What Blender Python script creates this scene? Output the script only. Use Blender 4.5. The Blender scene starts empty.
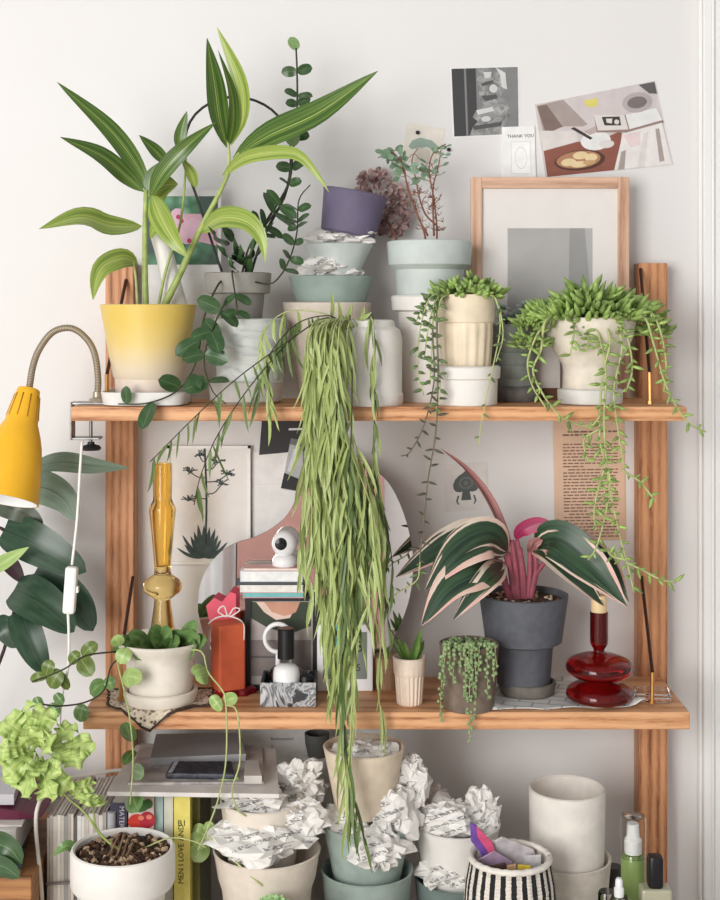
import bpy, math, random
from mathutils import Vector, Matrix, noise as mnoise
random.seed(7)
SC = bpy.context.scene
COL = SC.collection
PI = math.pi
# ---------------------------------------------------------------- frame of reference
# camera 1.0 m above the floor, level, looking along +Y; F is the focal length in pixels,
# HZ the horizon row.  S(Y) = metres per photo pixel at distance Y.
F, HZ, CX, H = 1350.0, 310.0, 360.0, 1.02
YF, YB, YW = 2.05, 2.25, 2.295          # shelf front, shelf back, wall
ZT, ZM, ZD = H-.147, H-.6106, 0.0       # top shelf, middle shelf, floor
def S(Y): return Y/F
def P(x, y, Y): return Vector(((x-CX)*Y/F, Y, H-(y-HZ)*Y/F))
def PP(pts, Y=None): return [P(p[0], p[1], p[2] if len(p) > 2 else Y) for p in pts]
def yl(z, Y): return HZ+(H-z)*F/Y       # photo row of height z at distance Y

def lin(c):
    r = []
    for v in c[:3]:
        v = v/255.0
        r.append(v/12.92 if v <= .04045 else ((v+.055)/1.055)**2.4)
    return (r[0], r[1], r[2], 1.0)

# ---------------------------------------------------------------- materials
class N:
    def __init__(s, name):
        s.m = bpy.data.materials.new(name); s.m.use_nodes = True
        s.t = s.m.node_tree; s.b = s.t.nodes['Principled BSDF']
    def n(s, typ, **k):
        x = s.t.nodes.new(typ)
        for a, v in k.items():
            if a.startswith('i_'): x.inputs[a[2:].replace('_', ' ')].default_value = v
            else: setattr(x, a, v)
        return x
    def l(s, a, b): s.t.links.new(a, b)
    def coord(s, kind='Object', scale=(1,1,1), rot=(0,0,0)):
        c = s.n('ShaderNodeTexCoord'); mp = s.n('ShaderNodeMapping')
        mp.inputs['Scale'].default_value = scale; mp.inputs['Rotation'].default_value = rot
        s.l(c.outputs[kind], mp.inputs['Vector']); return mp.outputs['Vector']
    def noise(s, vec, scale, detail=3, rough=.5, dist=0):
        x = s.n('ShaderNodeTexNoise'); x.inputs['Scale'].default_value = scale
        x.inputs['Detail'].default_value = detail; x.inputs['Roughness'].default_value = rough
        x.inputs['Distortion'].default_value = dist; s.l(vec, x.inputs['Vector']); return x.outputs['Fac']
    def ramp(s, fac, stops, interp='LINEAR'):
        r = s.n('ShaderNodeValToRGB'); e = r.color_ramp.elements; r.color_ramp.interpolation = interp
        while len(e) < len(stops): e.new(.5)
        for i, (p, c) in enumerate(stops):
            e[i].position = p; e[i].color = lin(c) if len(c) == 3 else c
        s.l(fac, r.inputs['Fac']); return r.outputs['Color']
    def math(s, op, a, b=None, c=None):
        x = s.n('ShaderNodeMath', operation=op)
        for i, v in enumerate((a, b, c)):
            if v is None: continue
            if isinstance(v, (int, float)): x.inputs[i].default_value = v
            else: s.l(v, x.inputs[i])
        return x.outputs[0]
    def mix(s, fac, a, b, mode='MIX'):
        x = s.n('ShaderNodeMix', data_type='RGBA', blend_type=mode)
        for i, v in ((0, fac), (6, a), (7, b)):
            if isinstance(v, (int, float)): x.inputs[i].default_value = v
            elif isinstance(v, tuple): x.inputs[i].default_value = lin(v)
            else: s.l(v, x.inputs[i])
        return x.outputs[2]
    def bump(s, h, strength=.2, dist=.002):
        x = s.n('ShaderNodeBump'); x.inputs['Strength'].default_value = strength
        x.inputs['Distance'].default_value = dist
        s.l(h, x.inputs['Height']); s.l(x.outputs['Normal'], s.b.inputs['Normal'])
    def set(s, col=None, rough=None, metal=None, trans=None, ior=None, spec=None, sss=None):
        b = s.b
        if col is not None:
            if isinstance(col, tuple): b.inputs['Base Color'].default_value = lin(col)
            else: s.l(col, b.inputs['Base Color'])
        if rough is not None: b.inputs['Roughness'].default_value = rough
        if metal is not None: b.inputs['Metallic'].default_value = metal
        if trans is not None: b.inputs['Transmission Weight'].default_value = trans
        if ior is not None: b.inputs['IOR'].default_value = ior
        if spec is not None: b.inputs['Specular IOR Level'].default_value = spec
        return s.m
def vary(c, k): return tuple(max(0, min(255, v*k)) for v in c)
_pl = {}
def plain(c, rough=.6, var=.06, scale=40, bump=0, metal=0, trans=0, ior=1.45, spec=.4, name=None):
    key = (c, rough, var, scale, bump, metal, trans)
    if key in _pl: return _pl[key]
    n = N(name or 'surface_%d_%d_%d' % tuple(int(v) for v in c))
    v = n.coord('Object')
    f = n.noise(v, scale, 4)
    if var: n.set(n.ramp(f, [(.3, vary(c, 1-var)), (.7, vary(c, 1+var))]))
    else: n.set(c)
    if bump: n.bump(n.noise(v, scale*3, 4), bump)
    n.set(None, rough, metal, trans, ior, spec)
    _pl[key] = n.m
    return n.m
def wood(name, axis, light, mid, dark, k=1.0):
    n = N(name)
    sc = [14*k, 14*k, 14*k]; sc[axis] = 1.1*k
    v = n.coord('Object', tuple(sc))
    f1 = n.noise(v, 2.2, 3, .5, .9)
    w = n.n('ShaderNodeTexWave', wave_type='RINGS', rings_direction='XYZ'[axis])
    w.inputs['Scale'].default_value = .9; w.inputs['Distortion'].default_value = 5.5
    w.inputs['Detail'].default_value = 3; w.inputs['Detail Scale'].default_value = .8
    n.l(v, w.inputs['Vector'])
    f2 = n.noise(v, 17, 4, .65)
    a = n.math('MULTIPLY_ADD', w.outputs['Fac'], .20, n.math('MULTIPLY', f1, .42))
    a = n.math('MULTIPLY_ADD', f2, .44, a)
    n.set(n.ramp(a, [(.34, dark), (.46, mid), (.58, light), (.74, vary(light, 1.07))]), .5, spec=.35)
    n.bump(a, .12, .001)
    return n.m
def leafmat(name, base, light, mid=None, edge=None, streak=.5, rough=.38, us=7, vs=1.2, midw=.06, thr=.5, trl=.0):
    """green leaf: UV u across (0..1), v along; pale streaks along the blade, a midrib, an optional margin"""
    n = N(name)
    uv = n.coord('UV', (us, vs, 1))
    rnd = n.n('ShaderNodeObjectInfo')
    f = n.noise(uv, 1.3, 3, .55, .4)
    c = n.ramp(f, [(thr-.16, base), (thr+.02, tuple((a*(1-streak*.6)+b*streak*.6) for a, b in zip(base, light))), (thr+.2, tuple((a*(1-streak)+b*streak) for a, b in zip(base, light)))])
    t = n.n('ShaderNodeTexCoord'); sp = n.n('ShaderNodeSeparateXYZ'); n.l(t.outputs['UV'], sp.inputs[0])
    d = n.math('ABSOLUTE', n.math('MULTIPLY_ADD', sp.outputs[0], 2.0, -1.0))
    if edge is not None:
        col, w = edge
        f2 = n.noise(n.coord('UV', (3.2, 2.4, 1)), 1.6, 3, .6)
        e = n.math('MULTIPLY_ADD', f2, .9, d)
        c = n.mix(n.ramp(e, [(min(w, .97), (0,0,0)), (min(w+.06, 1), (255,255,255))]) if w+.06 <= 1 else n.math('MULTIPLY', n.math('SUBTRACT', e, w), 9), c, col)
    if mid is not None:
        k = n.math('LESS_THAN', d, midw)
        c = n.mix(n.math('MULTIPLY', k, .75), c, mid)
    n.set(c, rough, spec=.4)
    if trl:
        n.b.inputs['Subsurface Weight'].default_value = trl
        n.b.inputs['Subsurface Radius'].default_value = (.004, .006, .002)
    return n.m

# ---------------------------------------------------------------- geometry collector
def crv(pts, n):
    """Catmull-Rom through pts, n+1 samples evenly in parameter"""
    pts = [Vector(p) for p in pts]
    if len(pts) == 2: return [pts[0].lerp(pts[1], i/n) for i in range(n+1)]
    q = [2*pts[0]-pts[1]]+pts+[2*pts[-1]-pts[-2]]
    L = [0]
    for a, b in zip(pts, pts[1:]): L.append(L[-1]+max((b-a).length, 1e-6))
    out = []; k = 0
    for i in range(n+1):
        s = L[-1]*i/n
        while k < len(pts)-2 and s > L[k+1]: k += 1
        t = (s-L[k])/(L[k+1]-L[k])
        p0, p1, p2, p3 = q[k], q[k+1], q[k+2], q[k+3]
        out.append(.5*((2*p1)+(p2-p0)*t+(2*p0-5*p1+4*p2-p3)*t*t+(3*p1-p0-3*p2+p3)*t**3))
    return out
CAMDIR = Vector((0, -.92, .38))
class G:
    def __init__(s): s.v = []; s.f = []; s.uv = []; s.mi = []
    def add(s, vs, fs, uvs=None, mi=0):
        o = len(s.v); s.v += [Vector(v) for v in vs]
        s.uv += uvs if uvs else [(0, 0)]*len(vs)
        for f in fs: s.f.append(tuple(i+o for i in f)); s.mi.append(mi)
        return s
    def lathe(s, c, prof, n=40, mi=0, M=None, cap=True, sq=0):
        """prof [(r, z)] relative to c; M optional 3x3; sq>0 squares the section"""
        c = Vector(c); vs = []; uv = []; fs = []
        for j, (r, z) in enumerate(prof):
            for i in range(n):
                a = 2*PI*i/n
                ca, sa = math.cos(a), math.sin(a); rr = r
                if sq: rr = r/((abs(ca)**sq+abs(sa)**sq)**(1/sq))
                v = Vector((rr*ca, rr*sa, z))
                vs.append(c+(M@v if M else v)); uv.append((i/n, j/max(1, len(prof)-1)))
        for j in range(len(prof)-1):
            for i in range(n):
                i2 = (i+1) % n
                fs.append((j*n+i, j*n+i2, (j+1)*n+i2, (j+1)*n+i))
        if cap and prof[0][0] > 1e-6: fs.append(tuple(reversed(range(n))))
        if cap and prof[-1][0] > 1e-6: fs.append(tuple((len(prof)-1)*n+i for i in range(n)))
        return s.add(vs, fs, uv, mi)
    def tube(s, pts, r, n=7, mi=0, samples=None, r1=None):
        if samples: pts = crv(pts, samples)
        pts = [Vector(p) for p in pts]; m = len(pts)
        vs = []; fs = []; uv = []
        up = Vector((.13, .21, .97))
        T0 = (pts[1]-pts[0]).normalized()
        if abs(T0.dot(up)) > .95: up = Vector((1, .1, 0))
        A = (up-T0*up.dot(T0)).normalized()
        for k, p in enumerate(pts):
            T = (pts[min(k+1, m-1)]-pts[max(k-1, 0)])
            T = T.normalized() if T.length > 1e-9 else T0
            A = A-T*A.dot(T)
            A = A.normalized() if A.length > 1e-6 else T.orthogonal().normalized()
            B = T.cross(A)
            rr = (r[k] if isinstance(r, (list, tuple)) else (r if r1 is None else r+(r1-r)*k/(m-1)))
            for i in range(n):
                a = 2*PI*i/n
                vs.append(p+A*rr*math.cos(a)+B*rr*math.sin(a)); uv.append((i/n, k/(m-1)))
        for k in range(m-1):
            for i in range(n):
                i2 = (i+1) % n
                fs.append((k*n+i, k*n+i2, (k+1)*n+i2, (k+1)*n+i))
        fs.append(tuple(reversed(range(n)))); fs.append(tuple((m-1)*n+i for i in range(n)))
        return s.add(vs, fs, uv, mi)
    def box(s, a, b, mi=0, M=None, c=None):
        """axis box between corners a and b (or rotated by M about c)"""
        vs = []
        for z in (a[2], b[2]):
            for y in (a[1], b[1]):
                for x in (a[0], b[0]):
                    v = Vector((x, y, z))
                    if M: v = Vector(c)+M@(v-Vector(c))
                    vs.append(v)
        fs = [(0,2,3,1),(4,5,7,6),(0,1,5,4),(2,6,7,3),(0,4,6,2),(1,3,7,5)]
        uv = [(0,0),(1,0),(0,0),(1,0),(0,1),(1,1),(0,1),(1,1)]
        return s.add(vs, fs, uv, mi)
    def prism(s, poly, d, mi=0):
        """poly: coplanar world points; d: extrusion vector"""
        n = len(poly); vs = [Vector(p) for p in poly]+[Vector(p)+Vector(d) for p in poly]
        fs = [tuple(range(n)), tuple(reversed(range(n, 2*n)))]+[(i, i+n, (i+1) % n+n, (i+1) % n) for i in range(n)]
        return s.add(vs, fs, None, mi)
    def leaf(s, pts, w, roll=0., fold=.12, shape='lance', n=12, m=4, mi=0, ruffle=0, rf=5, up=None, curl=0):
        c = crv(pts, n); vs = []; uv = []; fs = []
        for k, p in enumerate(c):
            t = k/n
            T = (c[min(k+1, n)]-c[max(k-1, 0)]).normalized()
            N0 = (up or CAMDIR); N0 = N0-T*N0.dot(T)
            N0 = N0.normalized() if N0.length > .05 else T.orthogonal().normalized()
            N1 = Matrix.Rotation(roll, 3, T)@N0
            Sd = T.cross(N1)
            if shape == 'lance': ww = (math.sin(PI*min(1, t**.8))**.85)*(1-.1*t)
            elif shape == 'oval': ww = math.sqrt(max(0, 1-(2*t-1)**2))
            elif shape == 'heart': ww = math.sqrt(max(0, 1-(2*min(1, t*.92+.08)-1)**2))*(1.12-.35*t)
            elif shape == 'strap': ww = min(1, t*5+.35)*min(1, (1-t)*2.6)**.8
            elif shape == 'fan': ww = (.12+.95*t**.8)*(min(1, (1-t)*6)**.6)
            elif shape == 'ovate': ww = math.sin(PI*t**.62)**.9 if t < 1 else 0
            else: ww = 1
            ww = max(ww, .02)*w
            for j in range(m+1):
                u = 2*j/m-1
                off = N1*(fold*abs(u)*ww)
                if ruffle: off = off+N1*(ruffle*abs(u)**1.5*math.sin(rf*2*PI*t+(1.7 if u < 0 else 0)+s.ph()))
                if curl: off = off-N1*(curl*u*u*ww)
                vs.append(p+Sd*(u*ww)+off); uv.append(((u+1)/2, t))
        for k in range(n):
            for j in range(m):
                a = k*(m+1)+j
                fs.append((a, a+1, a+m+2, a+m+1))
        return s.add(vs, fs, uv, mi)
    def ph(s): return 0
    def spindle(s, a, d, L, r, n=5, mi=0):
        d = Vector(d).normalized(); c = [a, a+d*L*.3, a+d*L*.65, a+d*L]
        return s.tube(c, [r*.35, r, r*.85, r*.1], n, mi)
    def ball(s, c, r, mi=0, n=8, k=6):
        r = (r, r, r) if isinstance(r, (int, float)) else r
        c = Vector(c); vs = []; fs = []; uv = []
        for j in range(k+1):
            t = PI*j/k
            for i in range(n):
                a = 2*PI*i/n
                vs.append(c+Vector((r[0]*math.sin(t)*math.cos(a), r[1]*math.sin(t)*math.sin(a), r[2]*math.cos(t)))); uv.append((i/n, j/k))
        for j in range(k):
            for i in range(n):
                i2 = (i+1) % n; fs.append((j*n+i, (j+1)*n+i, (j+1)*n+i2, j*n+i2))
        return s.add(vs, fs, uv, mi)
    def crumple(s, c, r, seed, amp=.3, n=28, k=16, mi=0):
        """crumpled sheet of paper: a lumpy ball of large flat facets with sharp folds"""
        c = Vector(c); vs = []; fs = []; uv = []; o = Vector((seed*7.3, seed*3.1, seed*1.7)); rn = random.Random(seed*31)
        for j in range(k+1):
            for i in range(n):
                t = PI*(j+(rn.uniform(-.38,.38) if 0 < j < k else 0))/k; a = 2*PI*(i+rn.uniform(-.4,.4)+(j % 2)*.5)/n
                d = Vector((math.sin(t)*math.cos(a), math.sin(t)*math.sin(a), math.cos(t))); q = d*1.25+o
                f = .98+amp*1.25*mnoise.noise(q)+amp*.9*(.5-2.2*abs(mnoise.noise(q*1.9)))+amp*rn.uniform(-.24,.24)
                if j in (0, k): f = .95
                vs.append(c+Vector((d.x*r[0]*f, d.y*r[1]*f, d.z*r[2]*f))); uv.append((a/(2*PI), j/k))
        for j in range(k):
            for i in range(n):
                i2 = (i+1) % n
                q = [j*n+i, (j+1)*n+i, (j+1)*n+i2, j*n+i2]
                if (i+j+seed) % 2: fs += [(q[0], q[1], q[2]), (q[0], q[2], q[3])]
                else: fs += [(q[0], q[1], q[3]), (q[1], q[2], q[3])]
        return s.add(vs, fs, uv, mi)
    def text(s, txt, org, ux, uy, size, mi=0, align='CENTER', cyl=None):
        cu = bpy.data.curves.new('t', 'FONT'); cu.body = txt; cu.size = 1; cu.align_x = align; cu.resolution_u = 2
        ob = bpy.data.objects.new('t', cu); COL.objects.link(ob)
        dg = bpy.context.evaluated_depsgraph_get(); dg.update()
        me = ob.evaluated_get(dg).to_mesh()
        ux = Vector(ux).normalized(); uy = Vector(uy).normalized(); org = Vector(org)
        def pos(v):
            if cyl:
                c, R = cyl; a = v.co.x*size/R
                return Vector((c.x+R*math.sin(a), c.y-R*math.cos(a), org.z+v.co.y*size))
            return org+ux*v.co.x*size+uy*v.co.y*size
        s.add([pos(v) for v in me.vertices], [tuple(p.vertices) for p in me.polygons], None, mi)
        ob.evaluated_get(dg).to_mesh_clear()
        bpy.data.objects.remove(ob); bpy.data.curves.remove(cu)
        return s

BASE = {}
def thing(name, label, cat, base, group=None):
    o = bpy.data.objects.new(name, None); o.empty_display_size = .02
    COL.objects.link(o); o.location = base; BASE[o] = Vector(base)
    o['label'] = label; o['category'] = cat
    if group: o['group'] = group
    return o
def put(name, g, mats, parent=None, base=None, smooth=38, bevel=0, kind=None, label=None, cat=None, group=None):
    """link collector g as ONE mesh object; parent: thing or part; base: origin when top-level"""
    org = BASE[parent] if parent is not None else Vector(base if base is not None else (0, 0, 0))
    me = bpy.data.meshes.new(name)
    me.from_pydata([v-org for v in g.v], [], g.f)
    if not isinstance(mats, (list, tuple)): mats = [mats]
    for m in mats: me.materials.append(m)
    uvl = me.uv_layers.new(name='UVMap')
    li = 0
    for p in me.polygons:
        p.material_index = g.mi[p.index]; p.use_smooth = smooth > 0
        for vi in p.vertices: uvl.data[li].uv = g.uv[vi]; li += 1
    if smooth > 0 and smooth < 180: me.set_sharp_from_angle(angle=math.radians(smooth))
    me.update()
    o = bpy.data.objects.new(name, me); COL.objects.link(o)
    BASE[o] = org
    if parent is not None: o.parent = parent
    else: o.location = org
    if bevel:
        b = o.modifiers.new('bevel', 'BEVEL'); b.width = bevel; b.segments = 2; b.limit_method = 'ANGLE'; b.angle_limit = math.radians(40)
    if kind: o['kind'] = kind
    if label: o['label'] = label
    if cat: o['category'] = cat
    if group: o['group'] = group
    return o

# ---------------------------------------------------------------- pots
def potprof(prof, Y, cy_base, wall=3.2, inner=None):
    """prof [(r_px, y_px)] from base up to rim -> closed lathe profile in metres about the base (z=0 at the last row cy_base)"""
    s = S(Y)
    out = [(0, 0)]+[(r*s, (cy_base-y)*s) for r, y in prof]
    rt, zt = out[-1]
    dep = (cy_base-(inner if inner is not None else prof[-1][1]+8))*s
    w = wall*s
    out += [(rt-w*.5, zt+w*.25), (rt-w, zt-w*.2)]
    # inner wall follows the outer one down to the depth
    ins = [(max(r-w, .004), z) for r, z in out[1:len(prof)+1] if dep < z < zt-w*1.2]
    out += list(reversed(ins))
    rin = None
    zz = [(r, z) for r, z in out[1:len(prof)+1]]
    for (r0, z0), (r1, z1) in zip(zz, zz[1:]):
        if min(z0, z1) <= dep <= max(z0, z1) and abs(z1-z0) > 1e-9:
            rin = r0+(r1-r0)*(dep-z0)/(z1-z0)-w
    if rin is None: rin = zz[0][0]-w
    out += [(rin, dep), (0, dep)]
    return out, rin, dep
LV = {'top': ZT, 'mid': ZM, 'floor': ZD}
def pot(name, cx, Y, prof, m, level='top', parent=None, base_y=None, wall=3.2, inner=None, n=48, sq=0, M=None, **kw):
    """a lathe-turned pot standing on a level; prof rows in photo pixels, base first. Returns (object, base point, inner radius, inner depth z)"""
    by = base_y if base_y is not None else yl(LV[level], Y)
    prof = list(prof); prof[0] = (prof[0][0], by) if prof[0][1] is None else prof[0]
    base = P(cx, by, Y)
    pr, rin, dep = potprof(prof, Y, by, wall, inner)
    g = G(); g.lathe(base, pr, n, sq=sq, M=M)
    o = put(name, g, m, parent, base, smooth=32, **kw)
    return o, base, rin, dep
def soil(c, r, z, m, parent, lump=.003, name='soil', seed=1):
    g = G(); rings = [0, .35, .7, 1.0]; n = 24; vs = []; fs = []
    rnd = random.Random(seed)
    vs.append(Vector((c.x, c.y, c.z+z+lump)))
    for q in rings[1:]:
        for i in range(n):
            a = 2*PI*i/n
            vs.append(Vector((c.x+r*q*math.cos(a), c.y+r*q*math.sin(a), c.z+z+(rnd.random()*lump if q < 1 else 0)+.0004)))
    for i in range(n): fs.append((0, 1+i, 1+(i+1) % n))
    for k in range(2):
        for i in range(n):
            a = 1+k*n+i; b = 1+k*n+(i+1) % n
            fs.append((a, a+n, b+n, b))
    g.add(vs, fs)
    return put(name, g, m, parent, smooth=180)
# ================================================================ SETTING
n = N('wall_paint'); v = n.coord('Object')
n.set(n.ramp(n.noise(v, 1.6, 3), [(.3, (225,223,221)), (.7, (230,228,226))]), .85, spec=.2)
n.bump(n.noise(v, 160, 3), .06, .001); M_WALL = n.m
M_TRIM = plain((240,239,237), .45, .01, 8)
M_OAKX = wood('oak_along_shelf', 0, (218,166,122), (200,142,98), (152,98,62), 1.9)
M_OAKZ = wood('oak_along_post', 2, (206,150,108), (184,124,84), (126,78,50), 1.8)
M_FLOOR = wood('floor_boards', 0, (212,206,198), (204,197,188), (186,178,168), .5)
g = G(); g.box((-2.6, YW, -.02), (2.6, YW+.1, 2.7)); put('wall_back', g, M_WALL, base=(0, YW, 0), smooth=0, kind='structure')
g = G(); g.box((-2.6, -2.6, -.1), (2.6, YW, 0)); put('floor', g, M_FLOOR, base=(0, 0, 0), smooth=0, kind='structure')
g = G(); g.box((-2.6, -2.7, -.02), (2.6, -2.6, 2.7)); put('wall_front', g, M_WALL, base=(0, -2.6, 0), smooth=0, kind='structure')
# white door casing on the right
g = G(); x0 = P(697, 0, YW).x
g.box((x0, YW-.014, 0), (x0+.006, YW, 2.6)); g.box((x0+.006, YW-.022, 0), (x0+.020, YW, 2.6))
g.box((x0+.022, YW-.018, 0), (x0+.12, YW, 2.6)); g.tube([(x0+.022, YW-.019, 0), (x0+.022, YW-.019, 2.6)], .004)
put('trim_1', g, M_TRIM, base=(x0, YW, 0), smooth=30, kind='structure', bevel=.002)
# the room behind the camera, seen only in the mirror: white curtain, dusky pink cupboard
M_CURT = plain((240,240,240), .9, .03, 5)
g = G(); vs = []; nn = 90
for i in range(nn+1):
    x = -1.9+1.27*i/nn; y = -2.45+.03*math.sin(i*.9)+.012*math.sin(i*2.3)
    vs += [Vector((x, y, 0.02)), Vector((x, y, 2.4))]
g.add(vs, [(2*i, 2*i+2, 2*i+3, 2*i+1) for i in range(nn)])
put('curtain', g, M_CURT, base=(-1.4, -2.45, 0), smooth=180, label='white curtain seen at the left of the mirror', cat='curtain')
g = G(); g.box((-.60, -2.55, 0), (.12, -2.2, 2.0)); g.box((-.605, -2.56, 2.0), (.125, -2.19, 2.03))
put('cupboard', g, plain((186,140,132), .6, .04, 6), base=(-.3, -2.4, 0), smooth=0, label='dusky pink cupboard reflected in the mirror', cat='cupboard', bevel=.004)

# ================================================================ SHELF UNIT
sh = thing('shelf_unit', 'two-tier oak shelf unit with two posts holding all the plants', 'shelf', (0, YB, 0))
for cx in (119.5, 653.3):
    x = P(cx, 0, YB).x
    g = G(); g.box((x-.0236, YB, 0), (x+.0236, YW-.002, P(0, 263, YB).z)); put('post', g, M_OAKZ, sh, smooth=0, bevel=.0015)
g = G(); g.box((P(71, 0, YF).x, YF, ZT-.0215), (P(687, 0, YF).x, YB, ZT)); put('shelf_board', g, M_OAKX, sh, smooth=0, bevel=.0015)
g = G(); g.box((P(83, 0, YF).x, YF, ZM-.0265), (P(690, 0, YF).x, YB, ZM)); put('shelf_board', g, M_OAKX, sh, smooth=0, bevel=.0015)
M_BRONZE = plain((74,48,38), .45, .05, 60, metal=.6); M_BRASS = plain((190,140,84), .3, .05, 60, metal=.8)
def rod(pb, pk, pt, yt):
    a, b, c = P(*pb), P(*pk), P(pt[0], pt[1], yt)
    g = G(); g.tube([b, b.lerp(c, .5), c], .0028, 8); o = put('bracket_rod', g, M_BRONZE, sh)
    g = G(); g.tube([a, b], .0034, 8); g.tube([a, a+Vector((0,0,.004))], .006, 8); put('brass_sleeve', g, M_BRASS, o, label='brass sleeve at the foot of the rod')
rod((652, 703, 2.085), (652.5, 672, 2.085), (641.5, 577), YB-.001)
rod((650, 404, 2.085), (649.5, 372, 2.085), (640.5, 269), YB-.001)
rod((121, 700, 2.09), (121, 655, 2.09), (133, 577), YB-.001)
rod((107, 405, 2.085), (107, 374, 2.085), (126, 280), YB-.001)

# ================================================================ THINGS ON THE WALL
YP = YW-.0010
M_WHITEP = plain((236,235,232), .8, .015, 30); M_DARK = plain((58,57,58), .6, .1, 60); M_BLACK = plain((30,30,31), .55, .1, 50)
def card(name, label, cat, corners, colors, shapes, Y=YP, thick=.0009, group=None, curl=0, rough=.55, texts=()):
    """corners px TL,TR,BR,BL; shapes [(points in 0..1 (x right, y down), colour index)]"""
    if Y > 2.28: thick = YW-Y+.0002
    C = [P(x, y, Y) for x, y in corners]
    def uv(x, y, l=0):
        t = C[0].lerp(C[1], x); b = C[3].lerp(C[2], x)
        p = t.lerp(b, y); p.y -= l+curl*(abs(x-.5)*2)**2*abs(y-.4)
        return p
    g = G(); k = 8
    vs = []; fs = []
    for l in (0, -thick):
        for j in range(k+1):
            for i in range(k+1): vs.append(uv(i/k, j/k, l))
    n2 = (k+1)**2
    for j in range(k):
        for i in range(k):
            a = j*(k+1)+i; fs.append((a, a+1, a+k+2, a+k+1)); fs.append((a+n2, a+k+1+n2, a+k+2+n2, a+1+n2))
    for i in range(k):
        for a, b in ((i, i+1), (k*(k+1)+i+1, k*(k+1)+i), ((i+1)*(k+1), i*(k+1)), (i*(k+1)+k, (i+1)*(k+1)+k)): fs.append((a, b, b+n2, a+n2))
    g.add(vs, fs, None, 0)
    for q, (pts, mi) in enumerate(shapes):
        pts2 = [uv(x, y, .00025+.00006*q if q < 40 else .0026) for x, y in pts]
        g.add(pts2, [tuple(range(len(pts2)))], None, mi)
    ux = (C[1]-C[0]); uy = (C[0]-C[3])
    for t, x, y, size, mi in texts: g.text(t, uv(x, y, .0005+.00006*min(len(shapes), 40)), ux, uy, size, mi)
    ms = [c if not isinstance(c, tuple) else plain(c, rough, .03, 50) for c in colors]
    ctr = (C[2]+C[3])/2
    return put(name, g, ms, base=ctr, smooth=0, label=label, cat=cat, group=group)
def ell(cx, cy, rx, ry, n=18, a0=0, a1=2*PI): return [(cx+rx*math.cos(a0+(a1-a0)*i/n), cy+ry*math.sin(a0+(a1-a0)*i/n)) for i in range(n + (0 if a1-a0 > 6.28 else 1))]
def rect(a, b, c, d): return [(a, b), (c, b), (c, d), (a, d)]
# 1 black and white print of a carved stone
n = N('carved_stone_print'); v = n.coord('Object', (1,1,1))
n.set(n.ramp(n.noise(v, 60, 5, .65, 1.2), [(.3, (92,92,92)), (.5, (142,142,141)), (.7, (184,184,182))]), .6); M_STONEP = n.m
shp = [(rect(.02,.02,.98,.98), 1), (rect(.02,.02,.37,.98), 2), (rect(.20,.02,.23,.98), 1),
       ([(.40,.02),(.66,.02),(.80,.10),(.82,.34),(.70,.44),(.82,.5),(.86,.72),(.78,.82),(.86,.98),(.25,.98),(.30,.86),(.38,.78),(.30,.72),(.36,.62),(.48,.56),(.40,.44),(.42,.3),(.38,.2)], 3),
       ([(.44,.24),(.62,.2),(.62,.24),(.46,.28)], 4), ([(.44,.42),(.66,.40),(.68,.46),(.5,.5)], 4), ([(.36,.62),(.6,.58),(.62,.64),(.38,.69)], 5),
       ([(.3,.84),(.74,.80),(.72,.86),(.32,.9)], 4), ([(.48,.08),(.6,.08),(.58,.16),(.5,.17)], 5), (ell(.62,.32,.06,.06), 5), (ell(.5,.75,.07,.04), 5), ([(.66,.02),(.80,.1),(.82,.34),(.74,.3),(.72,.12)], 5)]
card('photo_print', 'black and white photo of carved stone pinned left of the collage', 'photo', [(450,67.5),(519,65.5),(520,135),(453,138)], [(232,232,230),(128,128,128),(66,66,67),M_STONEP,(84,84,84),(206,206,204)], shp)
# 2 thank you card
card('greeting_card', 'small white THANK YOU card tucked between the two wall photos', 'card', [(502,127),(534.5,126),(536,177),(503,177)], [(238,238,236),(212,212,210),(80,80,82),(244,244,242)],
     [(rect(.26,.30,.86,.94), 1), (rect(.275,.31,.845,.93), 3), (ell(.56,.62,.19,.22), 1), (ell(.56,.62,.175,.205), 3)], Y=YP-.0028, texts=[('THANK YOU', .56, .22, .0078, 2)])
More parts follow.
